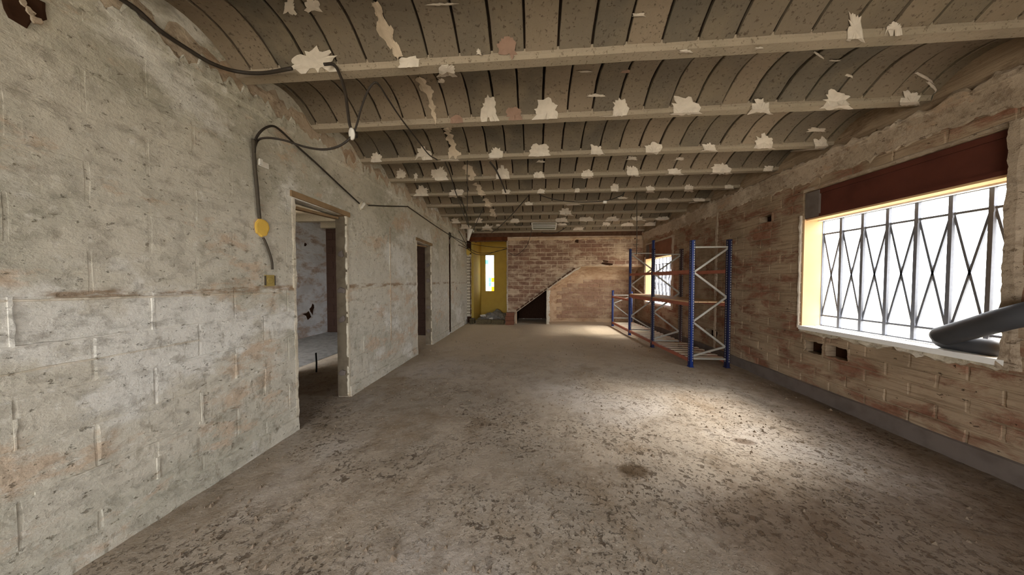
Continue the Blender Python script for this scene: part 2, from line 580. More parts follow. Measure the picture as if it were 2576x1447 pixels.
def brick_mesh(name, mat, seed, rag=0.02):
    """unit brick: x,z in -0.5..0.5, front face towards -y with worn, chamfered edges; depth 1"""
    rnd = random.Random(seed)
    m = MB()
    n = 3
    ring = []
    for a, b in [(-.5 + i / n, -.5) for i in range(n)] + [(.5, -.5 + i / n) for i in range(n)] + [(.5 - i / n, .5) for i in range(n)] + [(-.5, .5 - i / n) for i in range(n)]:
        ring.append((a, b))
    N = len(ring)
    for y, k, j in ((0.5, 1.0, 0), (-0.25, 1.0, rag * 0.4), (-0.5, 0.972, rag)):
        for a, b in ring:
            kz = 1 - (1 - k) * 2.2
            m.v.append((a * k - abs(rnd.gauss(0, j)) * (1 if a > 0 else -1) * 0.5, y + (rnd.uniform(-.03, .03) if y < -.4 else 0),
                        b * kz - abs(rnd.gauss(0, j)) * (1 if b > 0 else -1)))
    for l in (0, 1):
        for i in range(N):
            a, b = l * N + i, l * N + (i + 1) % N
            m.f.append((a, b, b + N, a + N))
    m.f.append(tuple(2 * N + i for i in range(N)))
    return m.mesh(name, mat)


def ragged(pts, out_dir, nrm, w_in, w_out, th, seed, step=0.02, jag=1.0, slope=0.0, freq=9.0):
    """strip of broken plaster along a line: straight inner edge, torn outer edge"""
    out_dir, nrm = Vector(out_dir).normalized(), Vector(nrm).normalized()
    P = [Vector(p) for p in pts]
    L = []
    for a, b in zip(P[:-1], P[1:]):
        k = max(1, int((b - a).length / step))
        L += [a.lerp(b, i / k) for i in range(k)]
    L.append(P[-1])
    m = MB()
    for i, p in enumerate(L):
        q = p * freq + Vector((seed * 3.1, seed * 1.7, seed))
        nz = mnoise.noise(q) * 0.6 + mnoise.noise(q * 2.7) * 0.5 + mnoise.noise(q * 7.0) * 0.3
        o = w_out * (0.55 + jag * nz)
        t = th * (0.7 + 0.5 * mnoise.noise(q * 1.9))
        inn = -w_in * (1 + 0.4 * mnoise.noise(q * 1.3 + Vector((5, 5, 5))))
        m.v += [tuple(p + out_dir * inn - nrm * 0.004), tuple(p + out_dir * (inn * 0.5) + nrm * t * 0.8),
                tuple(p + out_dir * (o * 0.6) + nrm * t), tuple(p + out_dir * o - nrm * (0.004 + slope))]
    for i in range(len(L) - 1):
        a = i * 4
        for k in range(3):
            m.f.append((a + k, a + k + 1, a + k + 5, a + k + 4))
        m.f.append((a + 3, a, a + 4, a + 7))
    m.f.append((0, 1, 2, 3))
    e = (len(L) - 1) * 4
    m.f.append((e + 3, e + 2, e + 1, e))
    return m


# ================================================================== FLOOR
def floor_h(x, y):
    v = Vector((x, y, 0))
    h = 0.010 * mnoise.noise(v * 0.9) + 0.006 * mnoise.noise(v * 2.7 + Vector((3, 1, 0)))
    near = max(0.0, min(1.0, (4.8 - y) / 2.2))
    h += near * (0.004 * mnoise.noise(v * 8.0) + 0.003 * mnoise.noise(v * 19.0))
    return h - 0.006


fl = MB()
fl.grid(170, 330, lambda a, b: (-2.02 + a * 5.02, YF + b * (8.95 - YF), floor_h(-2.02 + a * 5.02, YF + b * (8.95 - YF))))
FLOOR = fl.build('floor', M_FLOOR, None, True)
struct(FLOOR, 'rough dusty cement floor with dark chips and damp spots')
m = MB()
m.box(-2.3, 3.2, YF - 0.3, 9.6, -0.25, -0.035)
m.build('subfloor', M_FLOOR, FLOOR)
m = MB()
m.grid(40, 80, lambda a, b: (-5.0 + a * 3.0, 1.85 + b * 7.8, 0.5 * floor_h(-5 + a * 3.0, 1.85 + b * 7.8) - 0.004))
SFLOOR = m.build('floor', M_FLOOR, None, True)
struct(SFLOOR, 'dim cement floor of the side room behind the doorways')
# raised strip of screed in the side room
m = MB()
m.grid(24, 30, lambda a, b: (-4.9 + a * 1.5, 2.2 + b * 3.98, 0.035 * min(1, (1 - a) * 6) * min(1, b * 5) - 0.004 + 0.004 * mnoise.noise(Vector((a * 9, b * 9, 2)))))
m.build('screed_patch', M_RUBBLE, SFLOOR, True)
# loose crumbs, joined: nobody could count them
m = MB()
rnd = random.Random(3)
for k in range(5200):
    y = 0.55 + rnd.random() ** 1.5 * 5.2
    x = rnd.uniform(-1.9, 2.9)
    if mnoise.noise(Vector((x * 1.3, y * 1.3, 5))) < rnd.uniform(-0.35, 0.35):
        continue
    if x > 2.05 and y > 4.1:
        continue
    r = rnd.choice((0.003, 0.004, 0.005, 0.006, 0.008, 0.012)) * (0.7 + rnd.random() * 0.6)
    z = floor_h(x, y) + r * 0.35
    i = len(m.v)
    a0 = rnd.random() * 6.28
    for j in range(4):
        a = a0 + j * 1.57 + rnd.uniform(-.4, .4)
        m.v.append((x + math.cos(a) * r * rnd.uniform(.7, 1.5), y + math.sin(a) * r * rnd.uniform(.7, 1.5), z - r * .6))
    m.v.append((x + rnd.uniform(-.3, .3) * r, y + rnd.uniform(-.3, .3) * r, z + r * rnd.uniform(.5, 1.0)))
    m.f += [(i, i + 1, i + 4), (i + 1, i + 2, i + 4), (i + 2, i + 3, i + 4), (i + 3, i, i + 4)]
o = m.build('floor_debris', M_CRUMB)
tag(o, 'fine crumbs of mortar scattered over the cement floor', 'debris', None, 'stuff')

# ================================================================== LEFT WALL
LT = 0.125
holesL = [(D1[0], D1[1], -0.1, D1[2]), (D2[0], D2[1], -0.1, D2[2])]
chase = (6.36, 6.52, 0.02, 2.36)
HB = 0.195
m = MB()
for a, b, c, d in cells(YF, 8.12, -0.02, 2.80, holesL + [chase]):
    m.box(XL - LT, XL - 0.0022, a, b, c, d)
m.box(XL - LT, XL - 0.045, chase[0], chase[1], chase[2], chase[3])
WALL_L = m.build('wall_left', M_LEFT)
MB().box(XL - 0.050, XL - 0.030, chase[0] + .002, chase[1] - .002, chase[2], chase[3]).build('chase_back', M_PIT, WALL_L)
MB().box(XL - 0.050, XL - 0.006, chase[1] - .012, chase[1] + .004, chase[2], chase[3]).build('chase_side', M_PIT, WALL_L)
struct(WALL_L, 'long left wall of concrete blocks under thin grey-white plaster')
BL = [brick_mesh('block', M_LEFT, s, 0.010) for s in (1, 2, 3, 4)]
rnd = random.Random(11)
nL = 0
for a, b, c, d in courses(0.7, 8.12, 0.0, 2.6, 0.40, 0.20, holesL + [(chase[0] - .004, chase[1] + .004, chase[2], chase[3])], 0.0010):
    dep = 0.012
    pr = rnd.uniform(0.0, 0.0006) if c > 1.15 else rnd.uniform(0.0, 0.0032)
    put_mesh('block', BL[rnd.randrange(4)], WALL_L, (XL - 0.0045 - dep / 2 + 0.003 + pr, (a + b) / 2, (c + d) / 2),
             (0, 0, math.pi / 2), (b - a, dep, d - c))
    nL += 1
# mortar squeezed out of some of the joints
rnd = random.Random(29)
for k in range(26):
    y, z = (rnd.uniform(0.85, 2.1), rnd.uniform(0.1, 1.1)) if k < 17 else (rnd.uniform(2.95, 4.5), rnd.uniform(0.2, 1.6))
    row = round(z / 0.2)
    if k % 2:
        ragged([(XL, y, row * .2), (XL, min(y + rnd.uniform(.10, .34), 2.15 if y < 2.15 else 4.55), row * .2)], (0, 0, 1), (1, 0, 0), 0.004, rnd.uniform(.010, .018), 0.006, 500 + k, 0.015).build('plaster_ridge', M_LEFT, WALL_L)
    else:
        y0 = 0.7 - (0.2 if row % 2 else 0) + 0.4 * round((y - 0.7) / 0.4)
        ragged([(XL, y0, row * .2), (XL, y0, row * .2 + rnd.uniform(.10, .2))], (0, 1, 0), (1, 0, 0), 0.006, rnd.uniform(.012, .022), 0.006, 500 + k, 0.015).build('plaster_ridge', M_LEFT, WALL_L)
# torn top
# torn plaster along the ceiling
ragged([(XL, 0.6, 2.52), (XL, 8.1, 2.50)], (0, 0, 1), (1, 0, 0), 0.07, 0.13, 0.016, 1, 0.022, 1.7).build('plaster_edge', M_LEFT, WALL_L)
ragged([(XL, 0.6, 2.59), (XL, 8.1, 2.59)], (0, 0, 1), (1, 0, 0), 0.10, 0.15, 0.006, 7, 0.035, 1.2).build('plaster_edge', M_RPLASTER, WALL_L)
# line left by the removed tiling, and thin raised seams
ragged([(XL, 0.7, 1.185), (XL, 2.05, 1.158)], (0, 0, 1), (1, 0, 0), 0.006, 0.014, 0.007, 2, 0.015).build('plaster_ridge', M_EDGE, WALL_L)
ragged([(XL, 0.7, 0.90), (XL, 1.5, 0.90)], (0, 0, 1), (1, 0, 0), 0.005, 0.010, 0.005, 22, 0.015).build('plaster_ridge', M_EDGE, WALL_L)
ragged([(XL, 2.98, 1.165), (XL, 3.65, 1.160)], (0, 0, 1), (1, 0, 0), 0.006, 0.012, 0.006, 3, 0.015).build('plaster_ridge', M_EDGE, WALL_L)
ragged([(XL, 3.72, 0.42), (XL, 3.72, 2.0)], (0, 1, 0), (1, 0, 0), 0.010, 0.016, 0.010, 4, 0.02).build('plaster_ridge', M_RPLASTER, WALL_L)
ragged([(XL, 6.36, 0.03), (XL, 6.36, 2.33)], (0, 1, 0), (1, 0, 0), 0.02, 0.025, 0.008, 5, 0.02).build('plaster_edge', M_EDGE, WALL_L)
ragged([(XL, 6.525, 0.03), (XL, 6.525, 2.33)], (0, -1, 0), (1, 0, 0), 0.02, 0.015, 0.006, 6, 0.02).build('plaster_edge', M_EDGE, WALL_L)
for k, (z, y, w, h) in enumerate(((2.28, 6.43, .06, .09), (1.92, 6.43, .05, .06), (1.36, 6.43, .05, .10), (1.02, 6.46, .05, .07), (1.04, 7.02, .03, .10), (0.5, 6.43, .05, .06))):
    MB().disc((XL - 0.002, y, z), (1, 0, 0), h / 2, 0.006, 10, 0.25, w / h, k).build('socket_hole', M_PIT, WALL_L)
# ragged, dirty cavity high on the near end of the wall
cv = on(62, 14, 0, XL)
g = MB()
g.disc((XL - 0.002, cv.y, cv.z), (1, 0, 0), 0.075, 0.006, 16, 0.25, 0.55, 5)
g.build('wall_hole', M_PIT, WALL_L)
for k in range(4):
    MB().disc((XL + 0.001, cv.y - 0.02 + 0.014 * k, cv.z + 0.03 - 0.022 * k), (1, 0, 0), 0.016, 0.008, 9, 0.4, 0.8, k + 30).build('mortar_lump', M_RPLASTER, WALL_L)
# end of the wall: a column of broken hollow bricks
BE = [brick_mesh('brick', M_EDGE, s, 0.03) for s in (21, 22)]
for k in range(21):
    z0 = 0.18 + k * 0.088
    rx = random.uniform(0, 0.016)
    put_mesh('brick', BE[k % 2], WALL_L, (XL + 0.055 + rx / 2, 8.13, z0 + 0.041), (0, 0, 0), (0.11 + rx, 0.10, 0.077))
m = MB()
m.box(XL - LT, XL + 0.10, 8.13, 8.24, 0.0, 2.62)
m.build('wall_end', M_PIT, WALL_L)
ragged([(XL + 0.11, 8.08, 0.2), (XL + 0.11, 8.08, 1.9)], (1, 0, 0), (0, -1, 0), 0.01, 0.02, 0.012, 55, 0.02).build('plaster_edge', M_DARKBRICK, WALL_L)
m = MB()
m.disc((XL + 0.055, 8.08, 2.09), (0, -1, 0), 0.10, 0.012, 14, 0.2, 0.75, 3)
m.build('yellow_paint_patch', M_YELLOW, WALL_L)

m = MB()
for a, b in ((YF, D1[0] - 0.01), (D1[1] + 0.01, D2[0] - 0.01), (D2[1] + 0.01, 6.36), (6.52, 8.1)):
    n = max(2, int((b - a) / 0.05))
    zz = [0.105 + 0.010 * mnoise.noise(Vector((a + i * 0.3, 0, 4))) for i in range(n + 1)]
    i0 = len(m.v)
    for i in range(n + 1):
        y = a + (b - a) * i / n
        xo = 0.012 + 0.005 * mnoise.noise(Vector((0, y * 3, 1)))
        m.v += [(XL - 0.01, y, -0.02), (XL + xo + 0.008, y, -0.02), (XL + xo, y, zz[i]), (XL - 0.01, y, zz[i] + 0.012)]
    for i in range(n):
        q = i0 + i * 4
        m.f += [(q + 1, q + 5, q + 6, q + 2), (q + 2, q + 6, q + 7, q + 3)]
    m.f += [(i0, i0 + 1, i0 + 2, i0 + 3), (i0 + n * 4 + 3, i0 + n * 4 + 2, i0 + n * 4 + 1, i0 + n * 4)]
o = m.build('baseboard_left', M_LEFT)
struct(o, 'low strip of rough plaster along the foot of the left wall')

# doorways
for k, D in enumerate((D1, D2)):
    d = empty('door_%d' % (k + 1), (XL, D[0], 0))
    struct(d, ('nearer' if k == 0 else 'farther') + ' doorless opening in the left wall under a wooden lintel')
    m = MB()
    m.bar((XL - 0.035, D[0] - 0.035, D[2] + 0.035), (XL - 0.035, D[1] + 0.035, D[2] + 0.022), 0.10, 0.048)
    m.build('lintel', M_OLDWOOD, d)
    m = MB()
    m.bar((XL - 0.10, D[0] + 0.03, D[2] - 0.05), (XL - 0.10, D[1] - 0.02, D[2] - 0.02), 0.045, 0.025)
    m.build('lintel_batten', M_OLDWOOD, d)
    for s, y in ((1, D[0]), (-1, D[1])):
        ragged([(XL, y, 0.0), (XL, y, D[2])], (0, s, 0), (1, 0, 0), 0.03, 0.020, 0.006, 30 + k * 2 + s, 0.03, 1.2, 0.01).build('plaster_edge', M_EDGE, d)
        m = MB()
        def jf(a, b, y=y, s=s):
            return (XL - LT + a * LT, y + s * (0.004 + 0.010 * abs(mnoise.noise(Vector((a * 3, b * 14, y))))), b * D[2])
        m.grid(5, 40, jf)
        m.build('jamb', M_JAMB, d, True)
    for q in range(4):
        zz = 0.35 + q * 0.42 + random.uniform(-.1, .1)
        MB().disc((XL - 0.06, D[1] - 0.012, zz), (0, -1, 0), 0.035, 0.014, 10, 0.35, 1.0, q + k * 9).build('mortar_lump', M_CEMENT, d)

# ================================================================== SIDE ROOM behind the doorways
m = MB()
for a, b, c, d in cells(1.82, 9.6, -0.02, 2.7, []):
    m.box(-5.05, -4.9, a, b, c, d)
o = m.build('wall_side', brick_wall('pale_plaster_wall', lin(200, 180, 164), lin(188, 168, 154), lin(228, 228, 228), lin(208, 206, 204), 0.55))  # near-white plaster over pale brick, no blue of its own
struct(o, 'far wall of the side room seen through the nearer doorway')
MB().disc((-4.902, 5.75, 0.62), (1, 0, 0), 0.11, 0.01, 9, 0.5, 0.5, 77).build('wall_gouge', M_PIT, o)
MB().disc((-4.902, 5.62, 0.52), (1, 0, 0), 0.08, 0.01, 7, 0.6, 1.2, 78).build('wall_gouge', M_PIT, o)
MB().disc((-4.902, 5.60, 2.02), (1, 0, 0), 0.05, 0.01, 7, 0.4, 0.7, 79).build('wall_gouge', M_PIT, o)
m = MB()
m.box(-4.9, XL - LT, 6.2, 6.32, -0.02, 2.7)
M_PART = plain('dark_partition_brick', (64, 48, 40), 0.95, 0.05, grain=0.2, gscale=14)  # dark brown brick tone over the whole partition
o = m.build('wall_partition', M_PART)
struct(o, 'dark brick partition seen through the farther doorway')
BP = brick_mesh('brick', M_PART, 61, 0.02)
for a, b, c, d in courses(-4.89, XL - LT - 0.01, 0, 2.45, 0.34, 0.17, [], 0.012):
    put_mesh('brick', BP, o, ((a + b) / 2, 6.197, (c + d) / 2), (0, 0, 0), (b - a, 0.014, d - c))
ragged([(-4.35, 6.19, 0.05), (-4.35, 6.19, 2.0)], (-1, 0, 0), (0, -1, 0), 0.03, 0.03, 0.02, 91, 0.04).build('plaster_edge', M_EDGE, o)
m = MB()
for a, b, c, d in cells(-5.05, XL - LT, -0.02, 2.7, [(-4.88, -3.45, 0.3, 2.3)]):
    m.box(a, b, 1.82, 1.95, c, d)
m.box(-3.37, -3.28, 1.95, 3.42, -0.02, 2.7)  # unseen stub added to keep daylight off the floor by the doorway
o = m.build('wall_side_end', M_RPLASTER)
struct(o, 'end wall of the side room with an opening to daylight and an added unseen shading stub')
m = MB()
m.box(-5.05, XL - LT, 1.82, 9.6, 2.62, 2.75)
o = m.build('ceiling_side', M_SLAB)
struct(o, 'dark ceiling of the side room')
for y in (2.6, 3.3, 4.0, 4.7, 5.4, 6.1):
    MB().box(-4.9, XL - LT, y - .06, y + .06, 2.46, 2.63).build('beam', M_BEAM, o)
p0 = on(796, 935, 2, 0.0)
m = MB()
m.tube([(p0.x, p0.y, -0.01), (p0.x + 0.004, p0.y, 0.12), (p0.x - 0.002, p0.y, 0.26)], 0.010, 7)
o = m.build('iron_stake', M_CABLE)
tag(o, 'thin dark stake standing on the side room floor in the nearer doorway', 'stake')

# ================================================================== RIGHT WALL
RT = 0.21
BOX1 = (2.01, 3.365, 1.93, 2.225)
BOX2 = (6.33, 7.78, 1.83, 2.20)
holesR = [(W1[0], W1[1], W1[2], BOX1[3]), (W2[0], W2[1], W2[2], BOX2[3]), (W3[0], W3[1], W3[2], 2.225)]
pits = [(3.12, 3.325, 0.475, 0.605), (2.89, 3.095, 0.480, 0.605), (3.78, 3.98, 2.00, 2.10), (4.78, 5.10, 0.285, 0.43)]
m = MB()
for a, b, c, d in cells(YF, 9.55, -0.02, 2.80, holesR + pits):
    m.box(XR + 0.006, XR + RT, a, b, c, d)
for a, b, c, d in pits:
    m.box(XR + 0.12, XR + 0.16, a - .01, b + .01, c - .01, d + .01)
WALL_R = m.build('wall_right', M_RIGHT_MORTAR)
struct(WALL_R, 'right wall of combed hollow brick with smears of brown plaster')
BR = [brick_mesh('brick', M_RIGHT, s, 0.028) for s in (5, 6, 7, 8)]
rnd = random.Random(5)
RB = courses(1.7, 8.6, 0.0, 2.42, 0.30, 0.112, [(a - .0, b + .0, c, d) for a, b, c, d in holesR] + pits, 0.007)
RB.sort(key=lambda r: (r[0] + r[1]) / 2)
far = MB()
for k, (a, b, c, d) in enumerate(RB):
    dep, pr = 0.02, rnd.uniform(-0.001, 0.004)
    if k < 296:
        put_mesh('brick', BR[rnd.randrange(4)], WALL_R, (XR + 0.003 + dep / 2 - pr, (a + b) / 2, (c + d) / 2), (0, 0, -math.pi / 2), (b - a, dep, d - c))
    else:
        far.box(XR - pr + 0.003, XR + 0.02, a, b, c, d)
o = far.build('far_bricks', M_RIGHT, WALL_R)
o['kind'] = 'stuff'
for k, (a, b, c, d) in enumerate(pits):
    mid = ((a + b) / 2, (c + d) / 2)
    m = MB()
    m.box(XR + 0.10, XR + 0.118, a - .01, b + .01, c - .01, d + .01)
    m.build('pit_back', M_PIT, WALL_R)
    ragged([(XR, a, c), (XR, b, c)], (0, 0, 1), (-1, 0, 0), 0.02, 0.013, 0.006, 40 + k, 0.012, 1.5, 0.0, 14.0).build('plaster_edge', M_RIGHT, WALL_R)
    ragged([(XR, a, d), (XR, b, d)], (0, 0, -1), (-1, 0, 0), 0.02, 0.013, 0.006, 50 + k, 0.012, 1.5, 0.0, 14.0).build('plaster_edge', M_RIGHT, WALL_R)
    ragged([(XR, a, c), (XR, a, d)], (0, 1, 0), (-1, 0, 0), 0.02, 0.020, 0.006, 60 + k, 0.012, 1.4, 0.0, 11.0).build('plaster_edge', M_RIGHT, WALL_R)
    ragged([(XR, b, c), (XR, b, d)], (0, -1, 0), (-1, 0, 0), 0.02, 0.020, 0.006, 70 + k, 0.012, 1.4, 0.0, 11.0).build('plaster_edge', M_RIGHT, WALL_R)
# smooth plaster head band under the ceiling and its torn upper edge
m = MB()
def headband(a, b):
    y = 1.2 + a * 7.4
    return (XR - 0.012 - 0.02 * b + 0.006 * mnoise.noise(Vector((y * 2, b * 3, 3))), y, 2.36 + 0.17 * b + 0.012 * mnoise.noise(Vector((y * 3, b, 8))))
m.grid(120, 4, headband)
m.build('plaster_band', M_RPLASTER, WALL_R, True)
ragged([(XR - 0.03, 1.2, 2.53), (XR - 0.03, 8.6, 2.53)], (0, 0, 1), (-1, 0, 0), 0.02, 0.06, 0.02, 8, 0.03, 1.3).build('plaster_edge', M_RPLASTER, WALL_R)
ragged([(XR, 1.2, 2.37), (XR, 8.6, 2.37)], (0, 0, -1), (-1, 0, 0), 0.02, 0.06, 0.012, 9, 0.03, 1.3).build('plaster_edge', M_RPLASTER, WALL_R)
# vertical seam behind the storage rack
ragged([(XR, 4.86, 0.1), (XR, 4.86, 2.4)], (0, 1, 0), (-1, 0, 0), 0.04, 0.05, 0.008, 10, 0.03, 1.0).build('plaster_ridge', M_RPLASTER, WALL_R)
# skirting of grey cement
m = MB()
n = 200
for i in range(n + 1):
    y = YF + (8.6 - YF) * i / n
    zz = 0.125 + 0.014 * mnoise.noise(Vector((y * 2.0, 0, 9)))
    xo = 0.016 + 0.006 * mnoise.noise(Vector((0, y * 2.5, 2)))
    m.v += [(XR - xo - 0.006, y, -0.02), (XR - xo, y, zz), (XR + 0.01, y, zz + 0.012)]
for i in range(n):
    q = i * 3
    m.f += [(q, q + 3, q + 4, q + 1), (q + 1, q + 4, q + 5, q + 2)]
o = m.build('baseboard_right', M_CEMENT)
struct(o, 'grey cement band along the foot of the right wall')


# ------------------------------------------------------------------ barred windows
def barred_window(idx, W, box, label, shut, near):
    y0, y1, z0, z1 = W
    root = empty('window_%d' % idx, (XR, y0, z0))
    struct(root, label)
    xo = XR + RT
    # reveals: far and near jamb, sill, head
    MB().box(XR + 0.004, xo, y1 - 0.012, y1 + 0.02, z0, z1).build('reveal', M_REVEAL, root)
    MB().box(XR + 0.004, xo, y0 - 0.02, y0 + 0.012, z0, z1).build('reveal', M_REVEAL, root)
    m = MB()
    m.box(XR - 0.015, xo + 0.05, y0 - 0.01, y1 + 0.01, z0 - 0.035, z0 + 0.006)
    m.build('sill', M_WFRAME, root)
    m = MB()
    m.box(XR + 0.02, xo, y0, y1, z1 - 0.012, z1 + 0.01)
    m.build('head_board', M_REVEAL, root)
    # shutter box: a sunk board with a lower rail
    bx = MB()
    bx.box(XR + 0.03, xo, box[0], box[1], box[2] - 0.0, box[3])
    b = bx.build('shutter_box', shut, root)
    MB().box(XR + 0.008, XR + 0.035, box[1] - 0.15, box[1] - 0.005, box[2] + 0.01, box[3] - 0.01).build('end_cap', M_CEMENT, b)
    MB().box(XR + 0.012, XR + 0.032, box[0] + .01, box[1] - .01, box[2] + 0.004, box[2] + 0.035).build('box_rail', shut, b)
    MB().box(XR + 0.018, XR + 0.032, box[0] + .01, box[1] - .01, box[3] - 0.05, box[3] - 0.006).build('box_rail', shut, b)
    # white aluminium frame
    fr = MB()
    fr.box(xo - 0.07, xo - 0.03, y0 + .012, y1 - .012, z0, z0 + 0.012)
    fr.box(xo - 0.07, xo - 0.03, y0 + .012, y1 - .012, z1 - 0.024, z1 - 0.012)
    fr.build('window_frame', M_WFRAME, root)
    # iron grille with crossed diagonals
    gx = xo - 0.006
    gr = empty('grille', (gx, y0, z0))
    hang(gr, root)
    tops, bots = (z1 - 0.018, z1 - 0.165), (z0 + 0.125, z0 + 0.012)
    for z in tops + bots:
        MB().bar((gx, y0, z), (gx, y1, z), 0.015, 0.017).build('rail', M_IRON, gr)
    ys = []
    y = y1 - 0.004
    while y > y0:
        ys.append(y)
        y -= 0.1915
    for k, y in enumerate(ys):
        w = 0.023
        MB().bar((gx - 0.004, y, bots[1]), (gx - 0.004, y, tops[0]), w, w).build('upright_bar', M_IRON, gr)
        if 0 < k:
            for za, zb in ((bots[0], tops[1]), (tops[1], bots[0])):
                MB().bar((gx + 0.006, ys[k - 1] - 0.008, za), (gx + 0.006, y + 0.008, zb), 0.014, 0.014).build('diagonal_bar', M_IRON, gr)
            MB().box(gx - 0.014, gx + 0.008, y - 0.013, y + 0.013, tops[1] - 0.03, tops[1] + 0.012).build('collar', M_IRON, gr)
            MB().box(gx - 0.014, gx + 0.008, y - 0.013, y + 0.013, bots[0] - 0.012, bots[0] + 0.03).build('collar', M_IRON, gr)
    yy = ys[-1] - 0.1915
    f = (ys[-1] - y0) / 0.1915
    for za, zb in ((bots[0], tops[1]), (tops[1], bots[0])):
        MB().bar((gx + 0.006, ys[-1] - 0.008, za), (gx + 0.006, y0, za + (zb - za) * f), 0.014, 0.014).build('diagonal_bar', M_IRON, gr)
    # broken plaster round the opening
    ragged([(XR, y1 + 0.012, z0 - 0.02), (XR, y1 + 0.012, z1 + 0.05)], (0, 1, 0), (-1, 0, 0), 0.0, 0.04, 0.024, idx + 100, 0.03, 0.6).build('plaster_edge', M_DAB, root)
    ragged([(XR, y0, z0 - 0.05), (XR, y0, box[3] + 0.03)], (0, 1, 0), (-1, 0, 0), 0.06, 0.035, 0.02, idx + 110, 0.02, 1.0, 0.0, 4.0).build('plaster_edge', M_RPLASTER, root)
    ragged([(XR, y0 - 0.02, z0 - 0.045), (XR, y1, z0 - 0.045)], (0, 0, -1), (-1, 0, 0), 0.02, 0.05, 0.02, idx + 120, 0.025, 1.3).build('plaster_edge', M_EDGE, root)
    ragged([(XR, y0, box[3] + 0.01), (XR, y1, box[3] + 0.01)], (0, 0, -1), (-1, 0, 0), 0.03, 0.016, 0.012, idx + 130, 0.03, 1.2).build('plaster_edge', M_RPLASTER, root)
    return root


barred_window(1, W1, BOX1, 'large barred window of the right wall under a dark red shutter box', M_SHUTTER, True)
barred_window(2, W2, BOX2, 'barred window behind the blue storage rack', M_SHUTTER2, False)
barred_window(3, W3, (W3[0], W3[1], 1.93, 2.225), 'barred window of the right wall behind the viewer', M_SHUTTER, False)

# ================================================================== BACK WALL: stair side, hole under it, recess
def P8(px, py):
    q = on(px, py, 1, YB)
    return (q.x, q.z)
xn = -0.80
hb0, hb1, hb2, hb3 = (-0.513, 0.0), (-0.513, 0.343), (0.329, 0.977), (0.352, 0.0)
diag = [(0.441, 1.091), (1.153, 1.564), (1.285, 1.640), (XR + 0.05, 1.640)]
poly = [(xn, -0.02), (-0.513, -0.02), hb1, hb2, diag[0], diag[1], diag[2], diag[3], (XR + 0.05, 2.75), (xn, 2.75)]
bm = bmesh.new()
vs = [bm.verts.new((x, YB, z)) for x, z in poly]
f = bm.faces.new(vs)
r = bmesh.ops.extrude_face_region(bm, geom=[f])
for e in r['geom']:
    if isinstance(e, bmesh.types.BMVert):
        e.co.y += 0.10
bmesh.ops.triangulate(bm, faces=bm.faces[:])
bmesh.ops.recalc_face_normals(bm, faces=bm.faces[:])
me = bpy.data.meshes.new('wall_back')
bm.to_mesh(me)
bm.free()
me.materials.append(M_BACK_MORTAR)
WALL_B = bpy.data.objects.new('wall_back', me)
COL.objects.link(WALL_B)
struct(WALL_B, 'brick back wall with the sloping line of a removed stair')


def edge_z(x):
    pts = [hb1, hb2, diag[0], diag[1], diag[2], diag[3]]
    if x < pts[0][0]:
        return -0.1
    for (x0, z0), (x1, z1) in zip(pts[:-1], pts[1:]):
        if x0 <= x <= x1:
            return z0 + (z1 - z0) * (x - x0) / (x1 - x0)
    return pts[-1][1]


BB = [brick_mesh('brick', M_BACK, s, 0.03) for s in (31, 32, 33, 34)]
rnd = random.Random(8)
nB = 0
for a, b, c, d in courses(xn + 0.02, XR, 0.40, 2.44, 0.315, 0.118, [], 0.014):
    if c < max(edge_z(a), edge_z(b)) + 0.03:
        bb = b
        while bb - a > 0.08 and c < max(edge_z(a), edge_z(bb)) + 0.03:
            bb -= 0.03
        if bb - a <= 0.08:
            continue
        b = bb
    dep, pr = 0.024, rnd.uniform(-0.002, 0.007)
    put_mesh('brick', BB[rnd.randrange(4)], WALL_B, ((a + b) / 2, YB + dep / 2 - 0.002 - pr, (c + d) / 2), (0, 0, 0), (b - a, dep, d - c))
    nB += 1
# render nibs along the stair line, white broken edges round the hole
ragged([(hb1[0], YB, hb1[1]), (hb2[0], YB, hb2[1]), (diag[0][0], YB, diag[0][1]), (diag[1][0], YB, diag[1][1])], (-0.6, 0, 0.8), (0, -1, 0), 0.004, 0.05, 0.03, 12, 0.035, 0.9).build('plaster_edge', M_RPLASTER, WALL_B)
ragged([(diag[1][0], YB, diag[1][1]), (diag[2][0], YB, diag[2][1]), (XR, YB, diag[3][1])], (0, 0, 1), (0, -1, 0), 0.004, 0.05, 0.014, 13, 0.035, 1.2).build('plaster_edge', M_RECESS_MORTAR, WALL_B)
ragged([(hb0[0], YB, 0.0), (hb1[0], YB, hb1[1])], (-1, 0, 0), (0, -1, 0), 0.004, 0.07, 0.02, 14, 0.03).build('plaster_edge', M_RECESS_MORTAR, WALL_B)
ragged([(xn + 0.02, YB, 2.44), (XR, YB, 2.44)], (0, 0, -1), (0, -1, 0), 0.03, 0.07, 0.02, 15, 0.03, 1.3).build('plaster_edge', M_RECESS_MORTAR, WALL_B)
ragged([(xn, YB, 0.3), (xn, YB, 2.4)], (-1, 0, 0), (0, -1, 0), 0.05, 0.015, 0.012, 16, 0.03, 1.2).build('plaster_edge', M_RPLASTER, WALL_B)
for k, (px, py, w, h) in enumerate(((1523, 657, .20, .05), (1524, 664, .38, .07), (1451, 606, .10, .13), (1293, 628, .06, .06), (1597, 600, .05, .06))):
    x, z = P8(px, py)
    MB().disc((x, YB + 0.002, z), (0, -1, 0), h / 2, 0.010, 12, 0.3, w / h, 200 + k).build('wall_gouge', M_PIT, WALL_B)
m = MB()
m.box(xn - 1.2, XR, YB - 0.035, YB + 0.1, 2.50, 2.76)
o = m.build('trim_1', M_DARKBRICK)
struct(o, 'dark brown wall plate between the back wall and the last ceiling beam')

